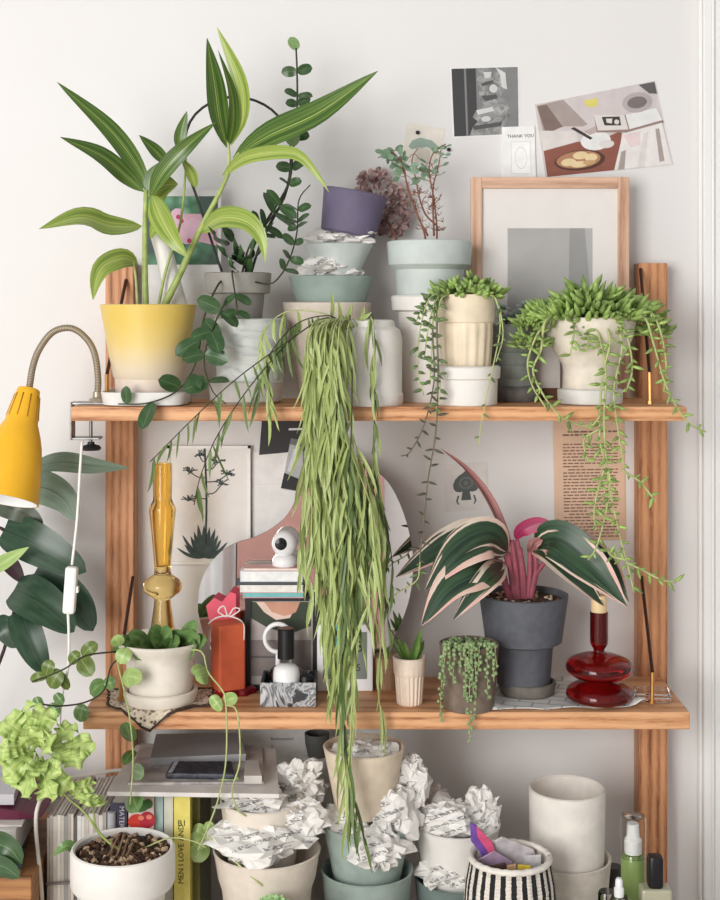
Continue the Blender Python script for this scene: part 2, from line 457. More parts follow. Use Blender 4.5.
# 3 magazine photo, rotated
lines = []
shp = [(rect(.005,.01,.995,.99), 1),
   ([(.02,.03),(.24,.02),(.40,.38),(.36,.40),(.22,.36),(.04,.40)], 4), ([(.02,.04),(.10,.04),(.20,.36),(.06,.42)], 5), ([(.0,.36),(.14,.40),(.30,.44),(.30,.58),(.02,.64)], 2),
   ([(.02,.64),(.30,.58),(.42,.62),(.66,.52),(.62,.72),(.54,.99),(.02,.99)], 3), ([(.40,.08),(.52,.08),(.50,.18),(.42,.17)], 6),
   (ell(.44,.60,.12,.12,18), 7), (ell(.52,.66,.06,.05), 2), ([(.26,.40),(.29,.39),(.42,.56),(.40,.58)], 8), ([(.36,.46),(.62,.36),(.62,.44),(.40,.52)], 9),
   (ell(.29,.82,.20,.13), 10), (ell(.28,.81,.175,.11), 11), (ell(.20,.83,.06,.05), 12), (ell(.30,.76,.06,.05), 12), (ell(.38,.80,.05,.05), 12), (ell(.28,.87,.07,.04), 12), (ell(.36,.86,.05,.03), 13),
   ([(.46,.28),(.70,.34),(.96,.34),(1.0,.50),(.72,.56),(.46,.50)], 14), ([(.46,.28),(.70,.34),(.71,.52),(.47,.48)], 2), ([(.71,.34),(.96,.32),(.99,.47),(.72,.52)], 7),
   ([(.52,.32),(.66,.35),(.66,.46),(.53,.43)], 8), ([(.55,.35),(.60,.36),(.59,.42),(.55,.40)], 2), (ell(.63,.41,.02,.03), 2), (ell(.82,.22,.12,.12), 15), (ell(.82,.22,.08,.07), 16), ([(.86,.02),(.99,.02),(.99,.16),(.93,.14)], 17),
   ([(.54,.99),(.62,.70),(.66,.56),(.98,.50),(.995,.99)], 18), ([(.66,.58),(.80,.56),(.78,.72),(.70,.74)], 19), ([(.82,.60),(.86,.58),(.78,.99),(.72,.99)], 2), ([(.92,.56),(.95,.56),(.94,.94),(.90,.95)], 4), ([(.62,.78),(.66,.76),(.62,.99),(.57,.99)], 4)]
card('photo_print', 'colour magazine photo of open book and cookie bowl, tilted on the wall', 'photo', [(534,104),(655,80),(673,165),(545,178)],
     [(230,226,224),(205,196,195),(216,210,206),(140,86,72),(166,153,148),(126,108,100),(219,206,112),(226,226,224),(66,58,58),(184,168,164),(84,56,46),(176,128,96),(226,204,160),(196,160,116),(150,128,120),(176,168,168),(120,110,108),(96,92,92),(226,221,219),(222,204,204)], shp, )
# 4 small leaf postcard with black pins
card('postcard', 'small white card with a grey-green leaf, pinned above the pale green pots', 'card', [(407,122),(445,129),(439,166),(402,160)], [(226,220,208),(150,170,156),(210,202,190)],
     [([(.12,.62),(.2,.45),(.4,.34),(.7,.36),(.95,.52),(.9,.62),(.6,.56),(.4,.62),(.2,.68)], 1), (rect(.35,.6,.72,.95), 2)])
for px, py in ((417.5,133),(448.5,150)):
    g = G(); b = P(px, py, YW); g.ball(b+Vector((0,-.006,0)), .0035); g.tube([b+Vector((0,.002,0)), b+Vector((0,-.005,0))], .0012, 6)
    put('push_pin', g, M_BLACK, base=b, label='black push pin '+('through the leaf postcard' if px < 430 else 'on the wall right of the leaf postcard'), cat='pin')
# 5 agave print in a thin white frame
fr = thing('botanical_print', 'framed line drawing of a flowering agave on the wall behind the amber candlestick', 'print', P(212, 563, YW))
C = [(168,447),(251,444),(251,562),(168,563)]
a, b = P(168, 445, YW), P(251, 563, YW)
g = G(); g.box((a.x, YW-.010, b.z), (b.x, YW-.001, a.z)); put('backing_board', g, plain((226,222,218), .7, .02, 30), fr, smooth=0, bevel=.001)
g = G(); w = .0045
for q in ((a.x, b.z, a.x+w, a.z), (b.x-w, b.z, b.x, a.z), (a.x, b.z, b.x, b.z+w), (a.x, a.z-w, b.x, a.z)): g.box((q[0], YW-.013, q[1]), (q[2], YW-.009, q[3]))
put('frame', g, plain((236,234,230), .5, .02, 30), fr, smooth=0)
g = G(); Yd = YW-.0104; rnd = random.Random(4)
def ln(pts, w): g.tube([P(x, y, Yd) for x, y in pts], w*S(Yd), 4, 0, 6)
ln([(205.5,545),(206.5,500),(205,455),(204.5,434+14)], 1.0)
for sx, y0, x1, y1 in ((1,494,222,484),(-1,499,188,500),(1,482,228,474),(-1,478,190,472),(1,470,218,462),(-1,462,199,455)):
    ln([(206,y0),((206+x1)/2, y0-1),(x1,y1)], .55)
    for k in range(14):
        e = (x1+rnd.uniform(-7,7), y1+rnd.uniform(-5,2)); ln([(x1, y1+1), ((x1+e[0])/2, (y1+e[1])/2-.5), e], .45); g.ball(P(e[0], e[1], Yd), .0013, 0, 5, 4)
for k in range(13):
    a_ = -PI*(.08+.84*k/12); L = 22+7*rnd.random(); e = (204+math.cos(a_)*L*1.0, 556+math.sin(a_)*L*1.15)
    g.leaf([P(204, 558, Yd), P((204+e[0])/2+math.cos(a_)*2, (558+e[1])/2+1, Yd), P(e[0], e[1], Yd)], 3.0*S(Yd), 0, 0, 'lance', 6, 2)
put('agave_drawing', g, plain((70,82,80), .7, .12, 80), fr, smooth=0, label='grey-green drawn agave')
# 6 dark photo of a bottle + white sheet beneath
n = N('bottle_print'); v = n.coord('Object', (1,1,1)); n.set(n.ramp(n.noise(v, 30, 2), [(.3, (150,150,152)), (.7, (205,205,206))]), .6); M_BOT = n.m
card('art_print', 'white sheet of paper on the wall between the agave print and the strand plant', 'paper', [(252,452),(330,448),(330,560),(252,560)], [(232,230,227),(222,219,216)], [(rect(.0,.30,.98,.305), 1)], Y=YP-.001)
card('photo_print', 'dark photo of a grey bottle on the wall under the top shelf', 'photo', [(262,419),(334,419),(334,448),(259,455)], [(52,50,51),(60,58,59),(236,236,236)], [(rect(.38,.28,.62,.34), 2)], Y=YP-.003)
card('photo_print', 'cut-out photo of a grey flask hanging over the white sheet of paper', 'photo', [(291,438),(303,440),(303,492),(281,489)], [(182,182,184),(44,43,44),(112,112,114),(214,214,216)],
     [([(0,.68),(1,.78),(1,1),(-.02,.98)], 1), ([(.02,.0),(1,0),(1,.14),(-.02,.12)], 2), ([(.35,.2),(.6,.2),(.4,.66),(.15,.64)], 3)], Y=YP-.006)
# 7 spade card
sp = [([(.5,.16),(.57,.21),(.66,.26),(.75,.34),(.80,.44),(.79,.53),(.74,.59),(.66,.61),(.58,.60),(.42,.60),(.34,.61),(.26,.59),(.21,.53),(.20,.44),(.25,.34),(.34,.26),(.43,.21)], 1), ([(.42,.58),(.58,.58),(.62,.78),(.38,.78)], 1),
      ([(.30,.68),(.34,.68),(.30,.80),(.34,.86),(.31,.87),(.26,.80)], 1), ([(.70,.68),(.66,.68),(.70,.80),(.66,.86),(.69,.87),(.74,.80)], 1),
      (ell(.5,.42,.17,.13), 2), (ell(.5,.42,.12,.09), 1), (ell(.5,.42,.05,.05), 2)]
card('playing_card', 'white card with a dark spade on the wall behind the pink-striped plant', 'card', [(444,464),(487,462),(488,509),(445,512)], [(222,218,214),(92,98,96),(112,118,116)], sp)
# 8 yellowed book page
rnd = random.Random(11); sh8 = []
for r in range(34):
    if r == 3 or r == 29 or r == 11: pass
    y = .085+r*.0265
    if r in (2, 3): continue
    x = .13 if r not in (0, 12, 26) else .2
    end = .9 if r not in (1, 11, 25, 27) else rnd.uniform(.35, .6)
    while x < end:
        w = min(rnd.uniform(.035, .11), end-x)
        if w > .02: sh8.append((rect(x, y, x+w, y+.0105+(.004 if r < 2 else 0)), 1))
        x += w+.016
g8 = sh8
C8 = [(553,421),(624,420),(626,540),(555,541)]
Cc = [P(x, y, YP) for x, y in C8]
g = G(); g.add([c for c in Cc]+[c-Vector((0,.0008,0)) for c in Cc], [(0,1,2,3),(7,6,5,4),(0,4,5,1),(1,5,6,2),(2,6,7,3),(3,7,4,0)], None, 0)
for pts, mi in g8:
    q = []
    for x, y in pts:
        t = Cc[0].lerp(Cc[1], x); b = Cc[3].lerp(Cc[2], x); p = t.lerp(b, y); p.y -= .0011; q.append(p)
    g.add(q, [(0,1,2,3)], None, 1)
put('book_page', g, [plain((222,190,164), .8, .05, 12), plain((134,104,88), .8, .1, 60)], base=(Cc[2]+Cc[3])/2, smooth=0, label='yellowed printed book page taped behind the right trailing plant', cat='page')
# 9 white poster board leaning on the wall under the middle shelf
card('poster', 'wide white poster with tiny lettering on the wall under the middle shelf', 'poster', [(137,728),(398,728),(400,820),(137,820)], [(228,227,225),(70,70,70),(150,150,150)],
     [(rect(.515,.18,.518,.40), 2)], Y=YP-.001, texts=[('Bauhausmood', .555, .13, .0068, 1)])
# ================================================================ MATERIALS FOR POTS AND PLANTS
M_CREAM = plain((226,216,202), .55, .03, 25); M_WHITEPOT = plain((232,228,222), .5, .02, 25); M_STONEPOT = plain((214,206,194), .7, .05, 60)
M_BEIGE = plain((216,204,190), .65, .04, 40); M_SAGE = plain((150,166,158), .6, .04, 30); M_PALE = plain((196,204,200), .55, .03, 30)
M_TAUPE = plain((146,142,135), .7, .06, 40); M_PURPLE = plain((104,96,120), .6, .05, 30); M_GREY = plain((84,86,92), .65, .05, 60)
M_SOIL = plain((60,46,38), .95, .35, 120, bump=.6); M_SAUCERW = plain((220,219,214), .5, .03, 30); M_GREYCARD = plain((198,196,190), .6, .05, 30)
n = N('marbled_grey_glaze'); v = n.coord('Object', (1,1,2.2)); n.set(n.ramp(n.noise(v, 14, 4, .55, 2.2), [(.3, (160,166,164)), (.48, (198,202,198)), (.62, (212,213,208)), (.8, (172,177,175))]), .5); M_MARB = n.m
n = N('printed_wrapping_paper'); t = n.coord('Object', (1,1,1), (.5,.3,.4))
sx = n.n('ShaderNodeSeparateXYZ'); n.l(t, sx.inputs[0])
ws = n.n('ShaderNodeTexWave', wave_type='BANDS', bands_direction='Z'); ws.inputs['Scale'].default_value = 22; ws.inputs['Distortion'].default_value = .6; ws.inputs['Detail'].default_value = 1; n.l(t, ws.inputs['Vector'])
t2 = n.coord('Object', (90, 90, 260), (.5,.3,.4)); f1 = n.noise(t2, 2.2, 2)
t3 = n.coord('Object', (18, 18, 12), (.2,.1,.7)); f3 = n.noise(t3, 1, 1)
k = n.math('MULTIPLY', n.math('GREATER_THAN', ws.outputs['Fac'], .62), n.math('MULTIPLY', n.math('GREATER_THAN', f1, .5), n.math('GREATER_THAN', f3, .56)))
n.set(n.mix(n.math('MULTIPLY', k, .8), (231,228,223), (120,118,120)), .8, spec=.2); M_NEWS = n.m

L_GING = leafmat('ginger_leaf', (58,88,34), (172,188,92), (180,196,112), None, .7, .3, 11, .7, .03, .60)
L_GINGY = leafmat('pale_ginger_leaf', (108,134,50), (194,202,112), (198,206,134), None, .8, .32, 10, .7, .04, .52)
L_HOYA = leafmat('hoya_leaf', (52,80,46), (104,132,86), (104,130,86), None, .4, .3, 4, 2, .05, .58)
L_HOYAP = leafmat('young_hoya_leaf', (118,150,96), (170,190,130), None, None, .5, .35, 4, 2)
M_STEMG = plain((156,172,98), .45, .12, 60); M_STEMD = plain((58,58,40), .6, .15, 60); M_STEMP = plain((176,184,124), .5, .1, 60)
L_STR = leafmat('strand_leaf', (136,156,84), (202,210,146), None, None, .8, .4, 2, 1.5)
L_STRD = leafmat('dark_strand_leaf', (88,110,60), (136,152,96), None, None, .5, .4, 2, 1.5)  # darker green leaf tone used on some strands
L_SUCC = plain((138,162,90), .38, .26, 55); L_SUCD = plain((98,120,76), .4, .25, 60); L_SUCB = plain((84,84,68), .5, .15, 90)

# ---- yellow ombre pot with variegated ginger
Y0 = 2.115
n = N('yellow_ombre_glaze'); tc = n.coord('Object'); sp_ = n.n('ShaderNodeSeparateXYZ'); n.l(tc, sp_.inputs[0])
h_ = n.math('MULTIPLY_ADD', n.noise(tc, 18, 3), .012, sp_.outputs[2])
n.set(n.ramp(n.math('MULTIPLY', h_, 7.6), [(.06, (226,214,206)), (0.16, (214,198,188)), (.40, (222,206,178)), (.70, (222,196,124)), (.98, (220,190,96))]), .4); M_OMB = n.m
zs = .0215
bs = P(148, yl(ZT, Y0), Y0); bt = bs+Vector((0,0,zs)); byy = yl(ZT+zs*.55, Y0)
g = G(); q = S(Y0); g.lathe(bs, [(0,0),(36*q,0),(41*q,.002),(43*q,zs),(41*q,zs),(39*q,.008),(0,.008)], 48, sq=5)
put('square_saucer', g, M_SAUCERW, base=bs, smooth=30, label='squarish off-white saucer under the yellow ombre pot', cat='saucer')
gp = thing('potted_ginger', 'yellow ombre pot with a tall striped-leaf ginger plant on the top shelf', 'plant', P(148, yl(ZT+.008, Y0), Y0))
o, b0, rin, dep = pot('pot', 148.5, Y0, [(31, None), (33, 388), (33.5, 378), (35, 376), (40, 350), (46.4, 313), (48, 305)], M_OMB, parent=gp, base_y=yl(ZT+.008, Y0), inner=316)
soil(b0, rin, dep, M_SOIL, gp)
def stem(pts, r, m, par, Y=None, n=14, r1=None, name='stem'):
    g = G(); g.tube(PP(pts, Y), r*S(Y0), 8, 0, n, r1*S(Y0) if r1 else None); return put(name, g, m, par, smooth=180)
stem([(146,318),(145,270),(145,225),(146,190)], 3.4, M_STEMG, gp, Y0, r1=2.2)
stem([(138,318),(136,280),(133,262)], 1.6, M_STEMP, gp, Y0-.01, r1=1.2)
stem([(158,318),(178,278),(202,226),(222,188),(234,160),(246,146)], 4.0, M_STEMG, gp, Y0-.005, r1=1.6)
stem([(156,318),(166,270),(180,225),(185,180),(186,150)], 1.6, M_STEMG, gp, Y0+.01, r1=1.0)
stem([(226,178),(229,160),(228,140)], 1.8, M_STEMP, gp, Y0-.004, r1=1.4)
g = G(); g.tube(PP([(177,312),(172,286),(164,252),(157,233)], Y0+.035), [12.5*S(Y0), 10*S(Y0), 9*S(Y0), 7.5*S(Y0)], 16); put('white_sheath', g, M_WHITEPOT, gp, smooth=60, label='tapered white sheath standing among the stems')
def gl(pts, w, roll=0, pale=False, fold=.18, Y=None, shape='lance', n=14):
    g = G(); g.leaf(PP(pts, Y or Y0), w*S(Y0), roll, fold, shape, n, 6); put('leaf', g, L_GINGY if pale else L_GING, gp, smooth=180)
gl([(147,192),(139,170),(110,130,Y0-.03),(57,82,Y0-.07)], 10)
gl([(144,192),(128,178),(100,155,Y0-.04),(60,137,Y0-.08)], 10.5)
gl([(142,226),(110,226,Y0-.04),(80,218,Y0-.08),(39,229,Y0-.12)], 15, .2, True)
gl([(138,264),(124,258,Y0-.03),(104,266,Y0-.06),(96,280,Y0-.07),(93,300,Y0-.075)], 11, -.35, True)
gl([(150,196),(163,172,Y0-.02),(185,148,Y0-.03),(216,122,Y0-.02)], 9.5, .3)
gl([(150,194),(152,178),(160,162)], 9, -.2)
gl([(168,165,Y0+.03),(156,152,Y0+.03),(139,135,Y0+.02)], 8, .3)
gl([(182,152),(180,138),(187,111)], 6.5, .1)
gl([(196,188),(190,172),(181,158)], 6.5, .4, True)
gl([(227,148),(219,118),(214,80),(207,38)], 12, .5)
gl([(231,146),(243,118,Y0-.02),(240,80,Y0-.03),(217,27,Y0-.03)], 9.5, -.6, True)
gl([(229,146),(233,120,Y0-.03),(231,90,Y0-.04),(218,50,Y0-.04)], 8, .9)
gl([(233,158),(268,136,Y0-.04),(320,112,Y0-.09),(378,71,Y0-.14)], 15.5, .1)
gl([(222,176),(245,158,Y0-.03),(278,152,Y0-.06),(300,156,Y0-.08),(318,176,Y0-.09),(329,192,Y0-.09)], 7.5, .5, True)
gl([(152,196),(160,215,Y0-.03),(174,240,Y0-.05),(188,258,Y0-.05)], 13, .5, True)
gl([(148,196),(162,186),(178,184)], 15, .2, True, Y=Y0+.03)
gl([(150,238),(160,222,Y0-.02),(178,232,Y0-.03)], 9, -.4, True)
gl([(200,232),(222,218,Y0-.05),(248,222,Y0-.08),(262,240,Y0-.09),(265,262,Y0-.09)], 12, .15, True)

# ---- taupe pot inside a marbled pot, hoya on a wire hoop
Y1 = 2.14
sb, b1, _, d1 = pot('saucer', 246, Y1, [(32, None), (36, yl(ZT,Y1)-3), (37, 383), (38, 381)], M_GREYCARD, base_y=yl(ZT, Y1), inner=387, wall=3)
sb['label'] = 'pale grey saucer under the marbled pot beside the yellow pot'; sb['category'] = 'saucer'
mb, b1, _, d1 = pot('plant_pot', 250, Y1, [(31, 386.6), (33, 384), (35.5, 322), (36, 319)], M_MARB, base_y=386.6, inner=372)
mb['label'] = 'grey-white marbled pot under the brown-grey pot of the hoya'; mb['category'] = 'pot'
hp = thing('potted_hoya', 'brown-grey rimmed pot with dark round-leaved hoya trained on a black hoop', 'plant', P(238, 371.5, Y1))
o, b1, rin, dep = pot('pot', 238, Y1, [(20, 371.5), (23, 330), (26.5, 294), (32, 293), (33.5, 273.5)], M_TAUPE, base_y=371.5, parent=hp, inner=281)
soil(b1, rin, dep, M_SOIL, hp)
g = G(); g.tube(PP([(228,290),(196,195),(184,158),(190,122),(212,102),(240,97),(268,107),(286,128),(291,158),(285,195),(262,240),(246,290)], Y1+.01), .0022, 8, 0, 50)
put('trellis_hoop', g, plain((44,44,42), .5, .05, 50), hp, smooth=180)
def vine(path, par, Y, r, mst, nodes, mleaf, size, n=30, name='vine', shape='oval', aspect=.45, ang=70, jit=25, seed=1, fold=.1, both=True, dy=.01):
    """a stem with leaves; nodes: list of t in 0..1; returns the stem object"""
    rnd = random.Random(seed); c = crv(PP(path, Y), n)
    g = G(); g.tube(c, r, 6, 0, None, r*.6); st = put(name, g, mst, par, smooth=180)
    g = G()
    for k, t in enumerate(nodes):
        i = min(n-1, int(t*n)); p = c[i]; T = (c[i+1]-c[max(0, i-1)]).normalized()
        for sgn in ((1, -1) if both else ((1,) if k % 2 else (-1,))):
            a = math.radians(ang+rnd.uniform(-jit, jit))*sgn
            d = Matrix.Rotation(a, 3, Vector((0,1,0)))@T; d.y += rnd.uniform(-.6, .25); d.z += .0; d.normalize()
            L = size*rnd.uniform(.75, 1.15)
            g.leaf([p, p+d*L*.2, p+d*L*.6+Vector((0,-dy*.3,0)), p+d*L+Vector((0,-dy*.3,-L*.08))], L*aspect, rnd.uniform(-.9,.9), fold, shape, 8, 4)
    put('leaves', g, mleaf, st, smooth=180); return st
q = S(Y1)
vine([(244,278),(252,250),(266,222),(288,185),(293,150),(297,110),(297,70),(296,48)], hp, Y1, .0024, M_STEMD, [.46,.52,.66,.72,.77,.83,.93], L_HOYA, 16*q, seed=3, aspect=.34)
vine([(241,278),(250,245),(268,222),(285,198)], hp, Y1-.02, .0018, M_STEMD, [.5,.66,.8,.92], L_HOYA, 24*q, seed=4, aspect=.22)
for pts, w_ in (([(297,50),(294,44),(290,37)], 6), ([(296,146,Y1-.02),(292,137,Y1-.02),(293,126,Y1-.02)], 8)):
    g = G(); g.leaf(PP(pts, Y1), w_*q, .2, .05, 'oval', 8, 4); put('leaf', g, L_HOYAP, hp, smooth=180, label='paler young leaves of the top shoot')
rnd = random.Random(5)
g = G()
for (x0, y0, x1, y1, w) in ((236,262,216,244,9),(226,246,208,226,9),(240,262,234,236,8),(234,240,222,224,7),(246,266,240,244,9),(248,264,256,234,9),(252,262,268,240,8),(258,242,262,222,7),(264,236,274,222,6),(247,272,252,252,8),(238,272,228,256,8),(252,236,244,222,6)):
    Yq = Y1-.03-rnd.random()*.04
    g.leaf([P(x0,y0,Y1-.01), P((x0+x1)/2-1,(y0+y1)/2,Yq), P(x1,y1,Yq-.004)], w*.8*q, rnd.uniform(-.7,.7), .12, 'ovate', 12, 4)
put('leaf_cluster', g, L_HOYA, hp, smooth=180)
vine([(236,278),(232,272,Y1-.06),(236,300,Y1-.075),(238,316,Y1-.08)], hp, Y1, .0017, M_STEMD, [.75,.95], L_HOYA, 18*q, seed=8, aspect=.3)
vine([(240,278),(268,284,Y1-.07),(280,276,Y1-.07),(290,258,Y1-.06),(297,232,Y1-.04),(299,200,Y1-.02),(310,185)], hp, Y1, .0016, M_STEMD, [.45,.52,.6,.7,.74,.83], L_HOYA, 15*q, seed=12, aspect=.3)
vine([(228,278),(218,285,Y1-.06),(204,318,Y1-.075),(196,362,Y1-.085),(178,390,Y1-.095),(148,403,Y1-.1),(118,404,Y1-.1)], hp, Y1, .0018, M_STEMD, [.36,.47,.62,.7,.84,.97], L_HOYA, 25*q, seed=21, aspect=.3, n=50, both=False)
vine([(226,300,Y1-.08),(212,330,Y1-.085),(204,360,Y1-.09),(212,390,Y1-.095),(226,404,Y1-.1)], hp, Y1, .0015, M_STEMD, [.1,.3,.5,.75], L_HOYA, 24*q, seed=23, aspect=.34)

# ---- succulent picture at the back
n = N('succulents_print'); v = n.coord('Object', (1,1,1)); vo = n.n('ShaderNodeTexVoronoi', feature='F1'); vo.inputs['Scale'].default_value = 42; n.l(v, vo.inputs['Vector'])
n.set(n.ramp(vo.outputs['Distance'], [(.1, (150,196,168)), (.5, (84,138,104)), (.9, (48,76,62))]), .5); M_SUCP = n.m
PKP = (226,178,196)
shp = [(rect(.06,.03,.96,.36), 1), (rect(.06,.115,.96,.27), 2), ([(.06,.27),(.5,.23),(.96,.27),(.96,.36),(.06,.36)], 1), ([(.72,.03),(.96,.03),(.96,.12),(.8,.14)], 3), ([(.06,.12),(.12,.12),(.16,.3),(.06,.32)], 3)]
for x, y, r in ((.45,.12,.09),(.5,.17,.11),(.38,.2,.09),(.58,.22,.12),(.42,.25,.1),(.66,.17,.1)): shp.append((ell(x, y, r, r*.36, 10), 4))
for x, y in ((.46,.13),(.5,.15),(.36,.235),(.33,.23),(.6,.245)): shp.append((ell(x, y, .03, .012, 8), 5))
card('art_print', 'white-bordered print of green succulents and pink flowers behind the ginger', 'print', [(142,190),(221,190),(221,397.4),(142,397.4)], [(228,226,223), M_SUCP, PKP, (78,96,90), (232,190,208), (196,60,104)], shp, Y=2.244, thick=.0015)

# ---- centre tower
Y2 = 2.20
by2 = yl(ZT, Y2)
def P_pot(cx, Y, prof, m, label, by, inner=None, name='plant_pot', group=None, **kw):
    o, b, r, d = pot(name, cx, Y, prof, m, base_y=by, inner=inner, **kw)
    o['label'] = label; o['category'] = 'pot'
    if group: o['group'] = group
    return o, b, r, d
P_pot(327, Y2, [(25, by2), (27, by2-3), (39, 325), (43, 314), (44.5, 303)], M_BEIGE, 'tall beige pot at the bottom of the tower behind the white jar', by2, inner=325)
P_pot(331, Y2, [(31, 324.6), (34, 304), (41, 281), (42.5, 277)], M_SAGE, 'sage green pot nested in the tower below the white bowl', 324.6, inner=299)
P_pot(338, Y2, [(18, 298.6), (23, 271), (33, 249), (35.5, 245)], M_PALE, 'pale grey-white bowl nested in the tower above the sage pot', 298.6, inner=262)
g = G(); g.crumple(P(331,270,Y2), (32*S(Y2), 31*S(Y2), 14*S(Y2)), 3, .26); put('crumpled_newspaper', g, M_NEWS, base=P(331,278,Y2), smooth=0, label='crumpled newspaper between the sage pot and the bowl above it', cat='newspaper')
g = G(); g.crumple(P(342,240,Y2), (33*S(Y2), 28*S(Y2), 13*S(Y2)), 5, .28); put('crumpled_newspaper', g, M_NEWS, base=P(342,246,Y2), smooth=0, label='crumpled newspaper in the bowl under the tilted purple pot', cat='newspaper')
Mt = Matrix.Rotation(math.radians(11), 3, 'Y')
P_pot(347.5, Y2, [(25, 235), (27.5, 233), (32, 196), (33, 192.5)], M_PURPLE, 'tilted purple pot lying on top of the newspaper tower', 235, inner=215, M=Mt)
# ---- white jar pot with the long hanging strand plant (built further down)
Y3 = 2.10
by3 = yl(ZT, Y3)

# ---- pale green pot on a white pot, with bare twigs
Y4 = 2.185
by4 = yl(ZT, Y4)
P_pot(427, Y4, [(27, by4), (28, 330), (29, 312), (35, 310), (36, 297), (35,296)], M_WHITEPOT, 'tall white pot turned as a pedestal below the pale green pot', by4, inner=306)
tw = thing('potted_twigs', 'pale grey-green rimmed pot with small leafy red-brown twigs', 'plant', P(429.5, 305.6, Y4))
o, b4, rin, dep = pot('pot', 429.5, Y4, [(28, 305.6), (33, 296), (34.5, 270), (41, 265), (42.5, 244), (42, 242)], M_PALE, base_y=305.6, parent=tw, inner=256)
soil(b4, rin, dep, M_SOIL, tw)
M_TWIG = plain((132,88,70), .7, .15, 80); L_TW = leafmat('twig_leaf', (108,136,110), (160,180,150), None, None, .5, .5, 3, 2)
q = S(Y4)
def twig(pts, nl, seed, size=10, spread=7):
    rnd = random.Random(seed); c = crv(PP(pts, Y4), 24)
    g = G(); g.tube(c, 1.1*q, 6, 0, None, .5*q); st = put('twig', g, M_TWIG, tw, smooth=180); g2 = G(); g3 = G()
    for k in range(nl):
        i = int(24*(.25+.74*rnd.random())); p = c[min(i, 24)]; a = rnd.uniform(0, 2*PI); d = Vector((math.cos(a), rnd.uniform(-.6,.4), math.sin(a)*.8+.25)).normalized()
        e = p+d*spread*q*rnd.uniform(.4, 1.1)
        g2.tube([p, p.lerp(e, .5)+Vector((0,0,q)), e], .35*q, 4)
        if i > 13:
            d2 = (d+Vector((0,0,.3))).normalized(); g3.leaf([e, e+d2*size*q*.5, e+d2*size*q], size*.3*q, rnd.uniform(-1,1), .1, 'oval', 5, 2)
        else:
            for z in range(2): g2.tube([e, e+Vector((rnd.uniform(-1,1), rnd.uniform(-.5,.5), rnd.uniform(.2,1))).normalized()*5*q], .28*q, 4)
    put('twiglets', g2, M_TWIG, st, smooth=180); 
    if g3.v: put('leaves', g3, L_TW, st, smooth=180)
twig([(428,262),(424,232),(408,190),(404,168),(392,152),(378,158)], 26, 1)
twig([(428,236),(416,212),(405,176),(400,160),(386,150)], 18, 6)
twig([(432,262),(437,236),(434,200),(429,170),(434,152),(446,144)], 34, 2, 6)
twig([(434,236),(433,190),(438,168),(441,150)], 22, 3, 6)
twig([(436,225),(426,215),(420,200),(416,180),(412,160),(418,148)], 18, 4)
# dried hydrangea head stuck in the same pot's back
hy = thing('dried_hydrangea', 'dried mauve-brown hydrangea head leaning between purple and pale green pots', 'flower', P(402, 250, Y4+.005))
g = G(); g.tube(PP([(402,262,Y4+.025),(396,238,Y4+.05),(384,215,Y4+.075)], Y4), 1.6*q, 6, 0, 8); put('stem', g, M_TWIG, hy, smooth=180)
n = N('dried_petal'); v = n.coord('Object'); n.set(n.ramp(n.noise(v, 55, 3), [(.3, (140,112,110)), (.55, (186,156,152)), (.8, (208,184,174))]), .8); M_PETAL = n.m
g = G(); rnd = random.Random(9)
for k in range(440):
    a = rnd.uniform(0, 2*PI); t = math.acos(rnd.uniform(-1, 1)); rr = rnd.uniform(.75, 1)
    d = Vector((math.sin(t)*math.cos(a), -abs(math.sin(t)*math.sin(a)) if rnd.random() < .8 else .5, math.cos(t)))
    p = P(383, 203, Y4+.078)+Vector((d.x*29*q*rr, d.y*14*q*rr, d.z*36*q*rr)); p.x += (p.z-P(0,204,Y4).z)*-.25
    e = (d+Vector((rnd.uniform(-.9,.9), rnd.uniform(-.6,.2), rnd.uniform(-.9,.9)))).normalized()*rnd.uniform(5, 8)*q
    g.leaf([p-e*.5, p, p+e*.5], 3.2*q, rnd.uniform(-1.2,1.2), .25, 'oval', 4, 2, up=d)
put('flower_head', g, M_PETAL, hy, smooth=180)

# ---- cream fluted pot on a white upturned pot, trailing succulent
Y5 = 2.10
by5 = yl(ZT, Y5)
P_pot(466, Y5, [(30, by5), (31, by5-1), (31.5, 379), (34, 377.5), (34.5, 367), (33.5,366)], M_WHITEPOT, 'low white pot supporting the cream fluted pot', by5, inner=370)
sc = thing('potted_succulent', 'cream fluted pot with thin trailing bead-leaf succulent on a white pot', 'plant', P(466, 369.5, Y5))
g = G(); q = S(Y5); bz = P(466, 369.5, Y5); nn = 96; prof = [(0,0),(23,369.5),(24,366),(26.2,334),(26.8,323),(28.4,321.5),(28.8,296),(28.5,294.6),(26.5,295.4),(26,304),(0,304)]
vs = []; fs = []
for j, (r, y) in enumerate(prof):
    for i in range(nn):
        a = 2*PI*i/nn; k = 1+(.028*(1 if (i//3) % 2 else -1) if 2 <= j <= 3 else 0)
        z = 0 if j == 0 else (369.5-y)*q
        vs.append(bz+Vector((r*q*k*math.cos(a), r*q*k*math.sin(a), z)))
for j in range(len(prof)-1):
    for i in range(nn): fs.append((j*nn+i, j*nn+(i+1) % nn, (j+1)*nn+(i+1) % nn, (j+1)*nn+i))
g.add(vs, fs); put('pot', g, plain((232,216,190), .55, .04, 30), sc, smooth=30)
soil(bz, 26*q, (369.5-304)*q+.0005, M_SOIL, sc)
